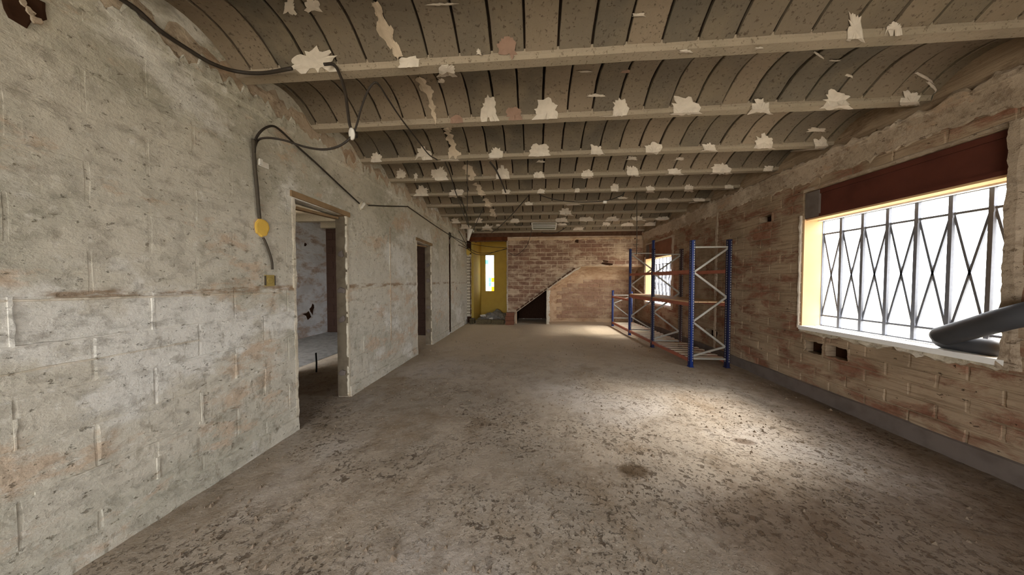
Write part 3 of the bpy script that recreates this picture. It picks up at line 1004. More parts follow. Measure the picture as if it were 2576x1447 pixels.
# recess to the right of the hole: the face curves back into the wall
x_j, DEPTH = 0.352, 0.55
def rec_depth(x, z):
    d = x - x_j
    for (x0, z0), (x1, z1) in zip([hb2] + diag[:-1], diag):
        ax, az = x1 - x0, z1 - z0
        L = math.hypot(ax, az)
        d = min(d, ((x - x0) * az - (z - z0) * ax) / L)
    t = max(0.0, min(1.0, d / 0.30))
    return DEPTH * math.sqrt(max(0.0, 1 - (1 - t) ** 2))
m = MB()
def recf(a, b):
    x = x_j + (XR + 0.04 - x_j) * a ** 1.4
    zt = edge_z(x)
    z = -0.02 + (zt + 0.02) * (1 - (1 - b) ** 1.6)
    return (x, YB + 0.03 + rec_depth(x, z) + 0.006 * mnoise.noise(Vector((x * 4, z * 4, 1))), z)
m.grid(60, 44, recf)
REC = m.build('wall_recess', M_RECESS_MORTAR, None, True)
struct(REC, 'pale brick face set back under the stair line at the back wall')
BC = [brick_mesh('brick', M_RECESS, s, 0.03) for s in (41, 42, 43)]
for a, b, c, d in courses(x_j, XR, 0.1, 1.6, 0.315, 0.118, [], 0.012):
    if min(rec_depth(a, c), rec_depth(b, c), rec_depth(a, d), rec_depth(b, d)) < DEPTH * 0.985:
        continue
    dep, pr = 0.024, rnd.uniform(0.0, 0.006)
    put_mesh('brick', BC[rnd.randrange(3)], REC, ((a + b) / 2, YB + 0.03 + DEPTH + dep / 2 - 0.008 - pr, (c + d) / 2), (0, 0, 0), (b - a, dep, d - c))
ragged([(x_j, YB, 0.0), (x_j, YB, 0.98)], (1, 0.25, 0), (0.1, -1, 0), 0.02, 0.13, 0.03, 17, 0.025, 0.5, -0.01).build('plaster_edge', M_EDGE, REC)
ragged([(hb2[0], YB + .03, hb2[1]), (diag[0][0], YB + .03, diag[0][1]), (diag[1][0], YB + .03, diag[1][1]), (diag[2][0], YB + .03, diag[2][1])], (0.5, 0.3, -0.8), (0.1, -1, -0.1), 0.004, 0.065, 0.03, 19, 0.03, 0.4, -0.01).build('plaster_edge', M_EDGE, REC)
for k in range(13):
    t = (k + .4) / 13 * 1.02
    p = Vector((hb1[0], 0, hb1[1])).lerp(Vector((diag[1][0], 0, diag[1][1])), t)
    dv = (Vector((diag[1][0], 0, diag[1][1])) - Vector((hb1[0], 0, hb1[1]))).normalized()
    a_ = p + Vector((-.02, 0, .035))
    put_mesh('brick_nib', brick_mesh('brick_nib', M_DARKBRICK, 700 + k, .05), WALL_B, (a_.x, YB - .022, a_.z), (0, -math.atan2(dv.z, dv.x), 0), (.10 + .03 * (k % 3), .05, .034 + .008 * (k % 2)))
# cupboard under the stair: dark cavity
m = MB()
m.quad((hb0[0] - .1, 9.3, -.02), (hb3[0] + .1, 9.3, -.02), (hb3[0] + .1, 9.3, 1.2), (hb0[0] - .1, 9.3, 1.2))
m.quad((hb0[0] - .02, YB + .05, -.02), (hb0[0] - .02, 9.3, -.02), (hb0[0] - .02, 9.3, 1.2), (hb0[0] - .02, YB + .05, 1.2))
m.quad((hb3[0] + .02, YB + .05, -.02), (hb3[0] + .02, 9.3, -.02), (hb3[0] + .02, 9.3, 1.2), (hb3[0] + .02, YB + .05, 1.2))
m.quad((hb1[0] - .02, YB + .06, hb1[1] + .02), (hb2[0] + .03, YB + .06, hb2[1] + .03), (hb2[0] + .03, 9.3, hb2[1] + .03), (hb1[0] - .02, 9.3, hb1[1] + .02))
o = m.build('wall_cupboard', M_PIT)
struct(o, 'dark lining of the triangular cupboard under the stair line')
m = MB()
m.box(0.4, 3.25, 9.4, 9.54, -0.1, 2.8)  # unseen wall added to stop daylight leaking in behind the recess
o = m.build('wall_light_stop', M_DARKBRICK)
struct(o, 'unseen outer wall added behind the recess to block stray daylight')

# ================================================================== NICHE with the stained window
YN = 9.4
wn = (-1.685, -1.375, 0.88, 2.125)
m = MB()
for a, b, c, d in cells(-2.2, 0.4, -0.02, 2.75, [wn]):
    m.box(a, b, YN, YN + 0.14, c, d)
o = m.build('wall_niche', M_YELLOW)
struct(o, 'ochre yellow end wall of the alcove beyond the left wall')
o = MB().box(-1.95, -1.83, 8.24, YN, -0.02, 2.75).build('wall_niche_left', M_YELLOW)
struct(o, 'ochre yellow left side of the alcove')
o = MB().box(xn - 0.02, xn + 0.09, YB + 0.1, YN, -0.02, 2.75).build('wall_niche_right', M_YELLOW)
struct(o, 'right side of the alcove behind the back wall')
o = MB().box(-2.2, 0.4, YB + 0.1, YN, 2.62, 2.75).build('ceiling_niche', M_YELLOW)
struct(o, 'ceiling of the alcove')
m = MB()
m.box(XL + 0.1, xn + 0.02, YB - 0.04, YB + 0.14, 2.39, 2.50)
o = m.build('trim_2', M_REDWOOD)
struct(o, 'dark red lintel over the yellow alcove')
ragged([(XL + .1, YB - .04, 2.40), (xn, YB - .04, 2.40)], (0, 0, -1), (0, -1, 0), 0.0, 0.05, 0.01, 18, 0.03, 1.2).build('plaster_edge', M_DARKBRICK, o)
sw = empty('window_4', ((wn[0] + wn[1]) / 2, YN, wn[2]))
struct(sw, 'tall narrow stained glass window in the yellow alcove')
fr = MB()
fr.box(wn[0], wn[0] + .012, YN + .04, YN + .07, wn[2], wn[3])
fr.box(wn[1] - .012, wn[1], YN + .04, YN + .07, wn[2], wn[3])
fr.box(wn[0], wn[1], YN + .04, YN + .07, wn[2], wn[2] + .012)
fr.box(wn[0], wn[1], YN + .04, YN + .07, wn[3] - .014, wn[3])
fr.build('window_frame', M_IRON, sw)
ncol, nrow = 3, 8
mats = {(2, 2): G_AMBER, (1, 2): G_CYAN, (1, 1): G_CYAN, (2, 0): G_AMBER, (2, 6): G_YEL, (1, 6): G_YEL, (2, 5): G_YEL, (2, 4): G_YEL, (0, 6): G_CYAN, (1, 7): G_GREY, (2, 7): G_GREY}
gw, gh = (wn[1] - wn[0] - .024) / ncol, (wn[3] - wn[2] - .026) / nrow
for i in range(ncol):
    for j in range(nrow):
        x0, z0 = wn[0] + .012 + i * gw, wn[2] + .012 + j * gh
        MB().box(x0, x0 + gw - .002, YN + .05, YN + .056, z0, z0 + gh - .002).build('pane', mats.get((i, j), G_CLEAR), sw)
portal(((wn[0] + wn[1]) / 2, YN + 0.12, (wn[2] + wn[3]) / 2), (-math.pi / 2, 0, 0), wn[1] - wn[0], wn[3] - wn[2])

# grey rubble heap and broken bricks at the foot of the niche
m = MB()
def heap(a, b):
    x, y = -1.80 + a * 0.98, 8.18 + b * 1.1
    e = min(1, a * 4, (1 - a) * 6) * min(1, b * 6, 1)
    h = (0.17 + 0.10 * math.exp(-((a - .60) / .14) ** 2) + 0.07 * mnoise.noise(Vector((x * 6, y * 6, 0))) + 0.03 * mnoise.noise(Vector((x * 17, y * 17, 0)))) * (0.35 + 0.65 * e)
    return (x, y, -0.02 + h * min(1, 0.15 + b * 4))
m.grid(44, 40, heap)
HEAP = m.build('rubble_heap', M_RUBBLE)
tag(HEAP, 'low grey heap of rubble below the stained glass window', 'rubble heap')
rnd = random.Random(21)
for k in range(9):
    x, y = rnd.uniform(-1.7, -0.92), rnd.uniform(8.25, 8.6)
    h = heap((x + 1.80) / .98, (y - 8.18) / 1.1)[2]
    bmm = brick_mesh('chunk', M_RUBBLE if k % 3 else M_WHITE, 300 + k, 0.08)
    put_mesh('chunk', bmm, HEAP, (x, y, h + 0.015), (rnd.uniform(-.6, .6), rnd.uniform(-.4, .4), rnd.uniform(0, 3)), (rnd.uniform(.05, .13), rnd.uniform(.05, .1), rnd.uniform(.03, .07)))


def hollow_brick(L, D, H, mat):
    """brick open at both ends: shell and webs, along local x, base at z = 0"""
    m = MB()
    t = 0.010
    m.box(-L/2, L/2, -D/2, D/2, 0, t)
    m.box(-L/2, L/2, -D/2, D/2, H - t, H)
    m.box(-L/2, L/2, -D/2, -D/2 + t, t, H - t)
    m.box(-L/2, L/2, D/2 - t, D/2, t, H - t)
    for q in (-1, 1):
        m.box(-L/2 + .004, L/2 - .004, q * D/6 - t/2, q * D/6 + t/2, t, H - t)
    m.box(-L/2 + .006, L/2 - .006, -D/2 + t, D/2 - t, H/2 - t/2, H/2 + t/2)
    m.box(-.05, .05, -D/2 + t, D/2 - t, t, H - t)
    return m


def loose_brick(L, D, H, mat, x, y, z, rz, label, lump=False):
    root = empty('hollow_brick', (x, y, z))
    root.rotation_euler = (0, 0, rz)
    tag(root, label, 'brick', 'loose bricks at the foot of the alcove')
    b = hollow_brick(L, D, H, mat).build('brick_shell', mat)
    b.parent = root
    mo = MB()
    mo.grid(8, 5, lambda a, c: ((a - .5) * L * .9, (c - .5) * D * .9, H - .002 + .014 * max(0, mnoise.noise(Vector((a * 3 + x * 7, c * 3, z * 9))) + .2) * min(1, a * 5, (1 - a) * 5, c * 4, (1 - c) * 4)))
    mo = mo.build('mortar_crust', M_CEMENT)
    mo.parent = root
    return root


PI2 = math.pi / 2
ZB = -0.018
loose_brick(0.24, 0.13, 0.155, M_GBRICK, -1.82, 8.02, ZB, PI2 + .05, 'dusty hollow brick standing against the end of the left wall')
loose_brick(0.44, 0.14, 0.135, M_GBRICK, -1.475, 7.98, ZB, 0.03, 'longest dusty grey brick lying in front of the rubble heap')
loose_brick(0.36, 0.14, 0.13, M_GBRICK, -1.055, 7.97, ZB, -0.06, 'dusty grey brick lying beside the red brick stack')
loose_brick(0.24, 0.16, 0.125, M_HBRICK, -0.70, 7.87, ZB, 0.02, 'lowest red hollow brick of the stack by the back wall')
loose_brick(0.24, 0.15, 0.120, M_HBRICK, -0.705, 7.87, ZB + 0.130, -0.03, 'middle red hollow brick of the stack by the back wall')
loose_brick(0.23, 0.14, 0.105, M_HBRICK, -0.69, 7.88, ZB + 0.255, 0.05, 'topmost red hollow brick of the stack by the back wall')

# ================================================================== CEILING: beams, vault blocks, plaster dabs
BY = [1.82, 2.46, 3.155, 3.79, 4.44, 5.12, 5.87, 6.57, 7.27, 8.00]     # far edge of each beam's underside
BY = [BY[0] - 0.68 * k for k in range(7, 0, -1)] + BY
BW, BT, RISE = 0.082, 0.018, 0.135


def zceil(y):
    for k, yb in enumerate(BY):
        if yb - BW <= y <= yb:
            return ZC
    for a, b in zip(BY[:-1], BY[1:]):
        y0, y1 = a, b - BW
        if y0 < y < y1:
            t = (y - y0) / (y1 - y0)
            return ZC + BT + 0.012 + RISE * (1 - abs(2 * t - 1) ** 2.2)
    return ZC + BT


m = MB()
m.box(-2.3, 3.3, YF - 0.3, 9.6, 2.80, 2.95)
CEIL = m.build('ceiling', M_SLAB)
struct(CEIL, 'ceiling of concrete beams with shallow vaulted blocks and plaster dabs')
for k, yb in enumerate(BY):
    m = MB()
    n = 40
    for i in range(n + 1):
        x = XL - 0.05 + (XR - XL + 0.12) * i / n
        j = 0.003 * mnoise.noise(Vector((x * 2.5, yb, 0)))
        e = 0.003 * mnoise.noise(Vector((x * 6, yb, 5)))
        prof = [(yb - BW - .002, 0.16), (yb - BW + e, BT + .004), (yb - BW + .008 + e, 0.002), (yb - .008 + e, j), (yb + e, BT), (yb - .03, 0.16)]
        for y, z in prof:
            m.v.append((x, y, ZC + z))
    for i in range(n):
        for q in range(5):
            a = i * 6 + q
            m.f.append((a, a + 1, a + 7, a + 6))
    m.build('beam', M_BEAM, CEIL)


def vault_mesh(y0, y1, seed, w=0.2):
    rnd = random.Random(seed)
    m = MB()
    n = 9
    ez = rnd.uniform(-.004, .004)
    for i in range(n + 1):
        y = y0 - .012 + (y1 - y0 + .024) * i / n
        yy = min(max(y, y0 + 1e-4), y1 - 1e-4)
        z = zceil(yy) + ez
        l, r = -w / 2 + .0045 + rnd.uniform(0, .005), w / 2 - .0045 - rnd.uniform(0, .005)
        m.v += [(l, y, z + .045), (l, y, z + .003), (l + .004, y, z), (r - .004, y, z), (r, y, z + .003), (r, y, z + .045)]
    for i in range(n):
        for q in range(5):
            a = i * 6 + q
            m.f.append((a, a + 1, a + 7, a + 6))
    m.f += [tuple(range(6)), tuple(n * 6 + q for q in reversed(range(6)))]
    return m.mesh('vault_block', M_VAULT)


nV = 0
far = MB()
for k, (a, b) in enumerate(zip(BY[:-1], BY[1:])):
    y0, y1 = a, b - BW
    if b < 1.8:                                     # bays above and behind the viewer: one plain shell
        far.grid(25, 8, lambda s, t, y0=y0, y1=y1: (XL + (XR - XL) * s, y0 + (y1 - y0) * t, zceil(y0 + 1e-4 + (y1 - y0 - 2e-4) * t)))
        continue
    var = [vault_mesh(y0, y1, k * 10 + q) for q in range(3)]
    x = XL + random.uniform(-.16, -.02)
    while x < XR:
        w = 0.2
        put_mesh('vault_block', var[random.randrange(3)], CEIL, (x + w / 2, 0, random.uniform(-.004, .004)))
        nV += 1
        x += w + random.choice((0.0, 0.002, 0.004))
o = far.build('vault_shell', M_VAULT, CEIL, True)
o['kind'] = 'stuff'
# mortar behind the blocks
m = MB()
for k, (a, b) in enumerate(zip(BY[:-1], BY[1:])):
    y0, y1 = a, b - BW
    m.grid(1, 8, lambda s, t, y0=y0, y1=y1: (XL - .1 + (XR - XL + .2) * s, y0 + (y1 - y0) * t, zceil(y0 + 1e-4 + (y1 - y0 - 2e-4) * t) + .030))
m.build('mortar_bed', M_SLAB, CEIL)


def on_ceil(px, py):
    d = (_fw * F_PX + _rt * (px - W_PX / 2) + _up * (H_PX / 2 - py)).normalized()
    t = (ZC - 0.02 - EYE.z) / d.z
    p = EYE + d * t
    for _ in range(120):
        if p.z >= zceil(p.y):
            break
        p = p + d * 0.006
    return p


def dab(px, py, w, h, mat=M_DAB, th=0.007, seed=0, ang=0.0, rag=0.35):
    """lump of plaster pressed on the vault; size from the photograph, shape follows the ceiling"""
    n = 34
    m = MB()
    ca, sa = math.cos(ang), math.sin(ang)
    pts = []
    for rr, hh in ((0.0, th), (0.55, th * 0.9), (0.85, th * 0.55), (1.0, 0.001)):
        for j in range(n):
            a = 2 * math.pi * j / n
            q = Vector((math.cos(a) * 1.6, math.sin(a) * 1.6, seed * 1.37))
            k = 1 + rag * (0.8 * mnoise.noise(q) + 0.5 * mnoise.noise(q * 2.6))
            if math.sin(a) < 0:                  # brushed upwards: torn upper edge, flat foot
                k *= 1 + 0.75 * rag * (mnoise.noise(q * 6.0) + 0.6 * mnoise.noise(q * 11.0))
            elif math.sin(a) > .45:
                k *= .95 * .8 / max(.45, math.sin(a))
            if rr < .9:
                k = 1 + (k - 1) * .7
            u, v = math.cos(a) * w / 2 * k * rr, math.sin(a) * h / 2 * k * rr
            c = on_ceil(px + u * ca - v * sa, py + u * sa + v * ca)
            x, y = min(max(c.x, XL + .01), XR - .01), c.y
            if rr == 0 and j:
                break
            pts.append((x, y - hh * .6, zceil(y) - hh - 0.003 + 0.002 * mnoise.noise(Vector((x * 40, y * 40, 0)))))
    m.v = pts
    for j in range(n):
        m.f.append((0, 1 + j, 1 + (j + 1) % n))
    for l in (0, 1):
        for j in range(n):
            a, b = 1 + l * n + j, 1 + l * n + (j + 1) % n
            m.f.append((a, b, b + n, a + n))
    return m.build('plaster_dab', mat, CEIL)


DABS = [(1229, 272, 38, 58), (1376, 278, 48, 46), (1559, 270, 34, 50), (1728, 268, 66, 46), (1913, 268, 42, 40), (2103, 253, 62, 46), (2290, 248, 44, 40),
        (2150, 70, 34, 76), (2250, 64, 34, 24), (1607, 35, 26, 8), (1500, 238, 40, 7), (790, 150, 96, 52), (1125, 178, 40, 34), (1110, 202, 16, 12), (1030, 150, 50, 20),
        (945, 395, 24, 20), (1066, 384, 32, 26), (1247, 386, 28, 30), (1360, 376, 44, 36), (1501, 378, 32, 24), (1643, 373, 34, 32), (1783, 370, 30, 22), (1921, 356, 40, 38), (2065, 362, 30, 34), (1132, 400, 42, 10),
        (1360, 405, 20, 6), (1590, 397, 22, 10), (1710, 398, 20, 9),
        (1010, 436, 22, 26), (1105, 436, 34, 30), (1265, 436, 28, 34), (1357, 440, 24, 18), (1478, 438, 24, 22), (1590, 431, 28, 28), (1695, 431, 38, 20), (1815, 424, 44, 34), (1932, 424, 22, 18), (1046, 442, 8, 16),
        (1062, 480, 28, 24), (1148, 486, 32, 24), (1272, 482, 20, 13), (1361, 481, 16, 14), (1452, 478, 12, 12), (1548, 471, 20, 26), (1635, 476, 18, 20), (1732, 474, 22, 20), (1835, 470, 20, 14),
        (1330, 512, 20, 9), (1440, 513, 34, 7), (1522, 508, 10, 6), (1565, 497, 22, 6), (1670, 500, 22, 5), (1760, 500, 24, 5), (2055, 325, 36, 12), (1745, 510, 20, 4),
        (1423, 534, 28, 18), (1413, 553, 26, 14), (1475, 551, 30, 14), (1540, 551, 28, 12), (1606, 550, 26, 12), (1667, 550, 28, 12), (1295, 556, 22, 13), (1145, 554, 16, 12), (1204, 553, 14, 12),
        (1172, 570, 26, 12), (1225, 573, 22, 14), (1412, 564, 24, 6), (1525, 563, 18, 7), (1580, 563, 26, 7), (1640, 562, 28, 7), (1455, 575, 24, 10), (1253, 566, 10, 6),
        (1725, 127, 28, 8), (1910, 118, 20, 6), (2100, 150, 24, 5), (1110, 8, 60, 6), (730, 14, 24, 44), (785, 12, 36, 34), (1205, 128, 10, 16), (1470, 178, 34, 4), (1530, 290, 40, 5)]
for k, (px, py, w, h) in enumerate(DABS):
    dab(px, py, w * 1.08, h * 1.05, M_DAB, 0.007, k + 1, 0.0, 0.5)
for k, (px, py, w, h) in enumerate(((1275, 115, 44, 52), (1292, 281, 38, 30), (1150, 296, 30, 16), (1575, 178, 30, 10))):
    dab(px, py, w, h, M_PINKDAB, 0.003, k + 80, 0.0, 0.3)
for k, (px, py, w, h, an) in enumerate(((2325, 192, 50, 9, .5), (2135, 188, 20, 8, .3), (2060, 137, 30, 7, .6), (2345, 215, 34, 10, .8), (2490, 230, 60, 8, .4))):
    dab(px, py, w, h, M_DAB, 0.005, k + 120, an, 0.2)


def drape(pxs, wpx, seed, mat=M_DAB):
    """torn run of plaster following the ceiling where a partition used to meet it"""
    Q = smooth_path([Vector((x, y, 0)) for x, y in pxs], 14)
    P = [on_ceil(q.x, q.y) for q in Q]
    m = MB()
    for i, p in enumerate(P):
        d = (P[min(i + 1, len(P) - 1)] - P[max(i - 1, 0)])
        d.z = 0
        d.normalize()
        s = Vector((d.y, -d.x, 0))
        q = Vector((p.x * 9 + seed, p.y * 9, seed * 2.0))
        e = max(.15, min(1.0, i * .4, (len(P) - 1 - i) * .4))
        wl = wpx * e * (0.65 + 0.75 * mnoise.noise(q) + 0.9 * mnoise.noise(q * 3))
        wr = wpx * e * (0.65 + 0.75 * mnoise.noise(q + Vector((9, 3, 1))) + 0.9 * mnoise.noise(q * 3 + Vector((4, 2, 2))))
        wl, wr = max(.008, wl * 1.35), max(.008, wr * 1.35)
        for o_, h in ((-wl, .001), (-wl * .5, .008), (wr * .4, .009), (wr, .001)):
            v = p + s * o_
            m.v.append((v.x, v.y, zceil(v.y) - h - .003))
    for i in range(len(P) - 1):
        for k in range(3):
            a = i * 4 + k
            m.f.append((a, a + 1, a + 5, a + 4))
    return m.build('plaster_seam', mat, CEIL)


M_SEAM = plain('dusty_plaster_seam', (196, 178, 154), 0.95, 0.1, grain=0.15, gscale=12)
drape([(938, 0), (958, 35), (972, 75), (992, 110), (1000, 140)], 0.035, 1, M_SEAM)
drape([(1052, 190), (1072, 225), (1085, 265), (1096, 300)], 0.036, 2, M_SEAM)
drape([(1122, 318), (1132, 345), (1142, 372), (1146, 392)], 0.042, 3, M_SEAM)
drape([(1170, 412), (1182, 430), (1190, 452)], 0.045, 4, M_SEAM)
drape([(1196, 458), (1205, 476), (1212, 494)], 0.045, 5, M_SEAM)
drape([(1218, 498), (1226, 512), (1232, 522)], 0.05, 6, M_SEAM)
drape([(1232, 524), (1240, 536), (1246, 546)], 0.06, 7, M_SEAM)

# ================================================================== FRONT WALL (behind the viewer), outside
m = MB()
for a, b, c, d in cells(-2.3, 3.2, -0.02, 2.8, [(-1.9, 0.9, 0.0, 2.25)]):
    m.box(a, b, YF - 0.15, YF, c, d)
o = m.build('wall_front', M_RPLASTER)
struct(o, 'wall behind the viewer with an open doorway')
m = MB()
m.box(XR + RT, 30, -25, 30, -0.30, -0.12)
m.box(-20, 30, -25, YF - 0.15, -0.30, -0.12)
m.box(-20, -5.05, YF - .15, 30, -0.30, -0.12)
m.box(-5.05, XR + RT, 9.6, 30, -0.30, -0.12)
m.box(-5.05, -2.3, YF - .15, 1.9, -0.30, -0.12)
o = m.build('ground', M_YARD)
struct(o, 'pale sunlit yard outside the barred windows')
m = MB()
m.box(10.0, 10.2, -12, 20, -0.2, 0.75)
o = m.build('wall_yard', M_YWALL)
struct(o, 'low pale yellow yard wall beyond the barred window')

# ================================================================== STORAGE RACK
RX = [2.27, 2.215, 2.175, 2.145]
RY = [4.23, 5.42, 6.56, 7.85]
RACK = empty('storage_rack', (2.45, 6.0, 0))
tag(RACK, 'long blue steel storage rack with orange beams along the right wall', 'rack')
DX = 0.50
HF = [(1.835, 1.84), (1.85, 1.84), (1.97, 2.16), (0.98, 0.95)]


def upright(x, y, h, mat, z0=0.0, holes=True):
    """slotted channel post with two rows of holes on the aisle side and a foot plate"""
    m = MB()
    w, d = 0.050, 0.052
    m.box(x - w/2, x + w/2, y - d/2, y - d/2 + .004, z0, h)
    m.box(x - w/2, x - w/2 + .004, y - d/2, y + d/2, z0, h)
    m.box(x + w/2 - .004, x + w/2, y - d/2, y + d/2, z0, h)
    m.box(x - w/2, x - w/2 + .018, y + d/2 - .004, y + d/2, z0, h)
    m.box(x + w/2 - .018, x + w/2, y + d/2 - .004, y + d/2, z0, h)
    p = m.build('upright_post', mat, RACK)
    if holes:
        s = MB()
        z = 0.08
        while z < h - .03:
            s.box(x + w/2 - .001, x + w/2 + .0012, y - .006, y + .006, z, z + .020)
            s.box(x + .008, x + .018, y - d/2 - .0012, y - d/2 + .001, z, z + .020)
            s.box(x - w/2 - .0012, x - w/2 + .001, y - .006, y + .006, z, z + .020)
            z += 0.035
        s = s.build('slot_holes', M_GALV, p)
        s['kind'] = 'stuff'
    MB().box(x - .032, x + .032, y - .034, y + .034, z0 - .004, z0 + .006).build('foot_plate', mat, p)
    return p


for k in range(4):
    fx, y = RX[k], RY[k]
    bx = fx + DX
    matf = M_BLUE if k in (0, 2, 3) else M_NAVY
    upright(fx, y, HF[k][0], matf)
    upright(bx, y, HF[k][1], (M_NAVY, M_DARKPOST, M_BLUE, M_BLUE)[k])
    # braces of the end frame
    top = min(HF[k]) - 0.10
    zs = [0.13]
    step = 0.43
    MB().bar((fx + .02, y, top), (bx - .02, y, top), 0.028, 0.022).build('brace', M_GALV, RACK)
    if k < 3:
        MB().bar((fx + .02, y, 0.12), (bx - .02, y, 0.12), 0.028, 0.022).build('brace', M_GALV, RACK)
        zz = [top - .02, top - .36, top - .72, top - 1.08, top - 1.44, 0.15]
        for i in range(5):
            if zz[i] < .2:
                break
            xa, xb = (bx - .02, fx + .02) if i % 2 == 0 else (fx + .02, bx - .02)
            if k == 2:
                xa, xb = xb, xa
            MB().bar((xa, y + .004 * i, zz[i]), (xb, y + .004 * i, max(zz[i + 1], .14)), 0.022, 0.026).build('brace', M_GALV, RACK)
    else:
        MB().bar((fx + .02, y, .62), (bx - .02, y, top - .02), 0.022, 0.026).build('brace', M_GALV, RACK)
        MB().bar((fx + .02, y + .005, .60), (bx - .02, y + .005, .24), 0.022, 0.026).build('brace', M_GALV, RACK)
        MB().bar((fx + .02, y, .22), (bx - .02, y, .22), 0.022, 0.026).build('brace', M_GALV, RACK)


def beam(k0, k1, z, back, h=0.05):
    o_ = DX if back else 0.0
    a = (RX[k0] + o_, RY[k0] + .03, z)
    b = (RX[k1] + o_, RY[k1] - .03, z)
    p = MB().bar(a, b, 0.034, h).build('shelf_beam', M_ORANGE, RACK)
    for q, s in ((a, 1), (b, -1)):
        MB().box(q[0] - .022, q[0] - .018, q[1] - .03 - .02 * s, q[1] + .03 - .02 * s, z - .045, z + .045).build('hook_plate', M_ORANGE, p)
    return p


for k in (0, 1):
    for bk in (0, 1):
        beam(k, k + 1, 1.385, bk)
        beam(k, k + 1, 0.905, bk)
for bk in (0, 1):
    beam(2, 3, 0.80, bk, 0.045)
for k in (0, 1, 2):
    for bk in (0, 1):
        beam(k, k + 1, 0.088, bk, 0.05)
# shelf boards and bottom slats
for k in (0, 1):
    m = MB()
    n = 4
    for i in range(n):
        a, b = i / n + .006, (i + 1) / n - .006
        xa0, xb0 = RX[k] - .015, RX[k + 1] - .015
        w = DX + .03
        q = [(xa0 + w * a, RY[k] + .04), (xa0 + w * b, RY[k] + .04), (xb0 + w * b, RY[k + 1] - .02), (xb0 + w * a, RY[k + 1] - .02)]
        bd = MB()
        bd.v = [(x, y, .931) for x, y in q] + [(x, y, .949) for x, y in q]
        bd.f = [(0, 3, 2, 1), (4, 5, 6, 7), (0, 1, 5, 4), (1, 2, 6, 5), (2, 3, 7, 6), (3, 0, 4, 7)]
        bd.build('shelf_board', M_PINE, RACK)
y = 4.33
k = 0
rnd = random.Random(4)
while y < 7.80:
    t = (y - RY[0]) / (RY[3] - RY[0])
    x = RX[0] + (RX[3] - RX[0]) * t
    if all(abs(y - q) > .07 for q in RY):
        MB().bar((x - .012, y, .121), (x + DX + .012, y + rnd.uniform(-.006, .006), .121), 0.066, 0.008).build('deck_slat', M_SLAT, RACK)
    y += 0.150

# ================================================================== BENT PIPE on the sill of the large window
pp = empty('bent_pipe', (3.03, 2.3, 0.80))
tag(pp, 'thick dark grey bent pipe resting on the sill of the large barred window', 'pipe')
m = MB()
tip = on(2372, 846, 0, 2.985)
m.tube([tip + Vector((0, 0.052, -.008)), tip + Vector((0, 0.045, -.006)), tip + Vector((0, .03, -.003)), tip, on(2450, 825, 0, 2.955), on(2520, 805, 0, 2.925), on(2640, 776, 0, 2.89)], 0.07, 20,
       radii=[.012, .036, .052, .066, .066, .066, .066])
m.build('raised_arm', M_PIPE, pp, True)
m = MB()
a, b = on(2378, 856, 0, 3.07), on(2500, 872, 0, 3.07)
zz = W1[2] + 0.058
a, b = Vector((3.07, a.y, zz)), Vector((3.07, b.y, zz))
m.tube([a + Vector((0, .06, 0)), a + Vector((0, .045, 0)), a + Vector((0, .02, 0)), a, a.lerp(b, .5), b, b + Vector((0, -.03, 0)), b + Vector((0, -.045, 0))], 0.05, 20,
       radii=[.012, .036, .050, .056, .056, .056, .046, .015])
m.build('lying_arm', M_PIPE, pp, True)

# ================================================================== CABLES AND FITTINGS
def cable(name, pts, r, label, mat=M_CABLE, n=7, sm=6, cat='cable'):
    P = [on(*p) if len(p) == 4 else Vector(p) for p in pts]
    o = MB().tube(smooth_path(P, sm), r, n).build(name, mat, None, True)
    tag(o, label, cat)
    return o


LW = XL + 0.022
cable('power_cable', [(290, -12, 0, LW), (345, 25, 0, LW), (400, 75, 0, LW), (470, 122, 0, LW), (530, 158, 0, LW + .03), (592, 179, 2, 2.60), (660, 184, 2, 2.602), (734, 172, 2, 2.604)], 0.011,
      'thickest black cable running down the left wall corner to the first ceiling beam')
yj = on(870, 163, 2, 2.606).y + .03
cable('power_cable', [(815, 162, 2, 2.61), (840, 163, 1, yj), (855, 188, 1, yj), (868, 230, 1, yj), (875, 280, 1, yj), (880, 315, 1, yj), (889, 336, 1, yj)], 0.009,
      'black cable dropping from the first beam to the round white ceiling rose')
cable('power_cable', [(889, 338, 1, yj), (898, 312, 1, yj), (908, 275, 1, yj), (924, 232, 1, yj), (942, 208, 1, yj), (955, 216, 1, yj + .03), (975, 248, 2, 2.60), (1010, 300, 2, 2.60), (1050, 352, 2, 2.60), (1078, 388, 2, 2.60), (1100, 402, 2, 2.60)], 0.006,
      'black cable looping up from the ceiling rose and across to the third beam')
jx = on(889, 338, 1, yj)
cable('power_cable', [(889, 338, 1, yj), (872, 356, 1, yj), (845, 371, 1, yj), (810, 376, 1, yj), (765, 369, 1, yj), (715, 353, 1, yj), (675, 347, 1, yj), (650, 352, 0, LW), (640, 372, 0, LW)], 0.007,
      'black cable sagging from the ceiling rose back to the left wall')
cable('power_cable', [(640, 385, 0, LW), (643, 352, 0, LW), (655, 332, 0, LW + .01), (672, 320, 0, LW + .015), (690, 318, 0, LW + .012), (712, 334, 0, LW), (750, 370, 0, LW), (800, 415, 0, LW), (850, 462, 0, LW), (904, 512, 0, LW)], 0.008,
      'straight black cable descending along the left wall above the nearer doorway')
cable('wall_conduit', [(637, 350, 0, LW), (639, 385, 0, LW - .004), (641, 420, 0, LW - .008), (646, 470, 0, LW - .008), (650, 520, 0, LW - .008), (653, 550, 0, LW - .008)], 0.011,
      'dark conduit running down the left wall to the round yellow cover', M_CONDUIT, cat='conduit')
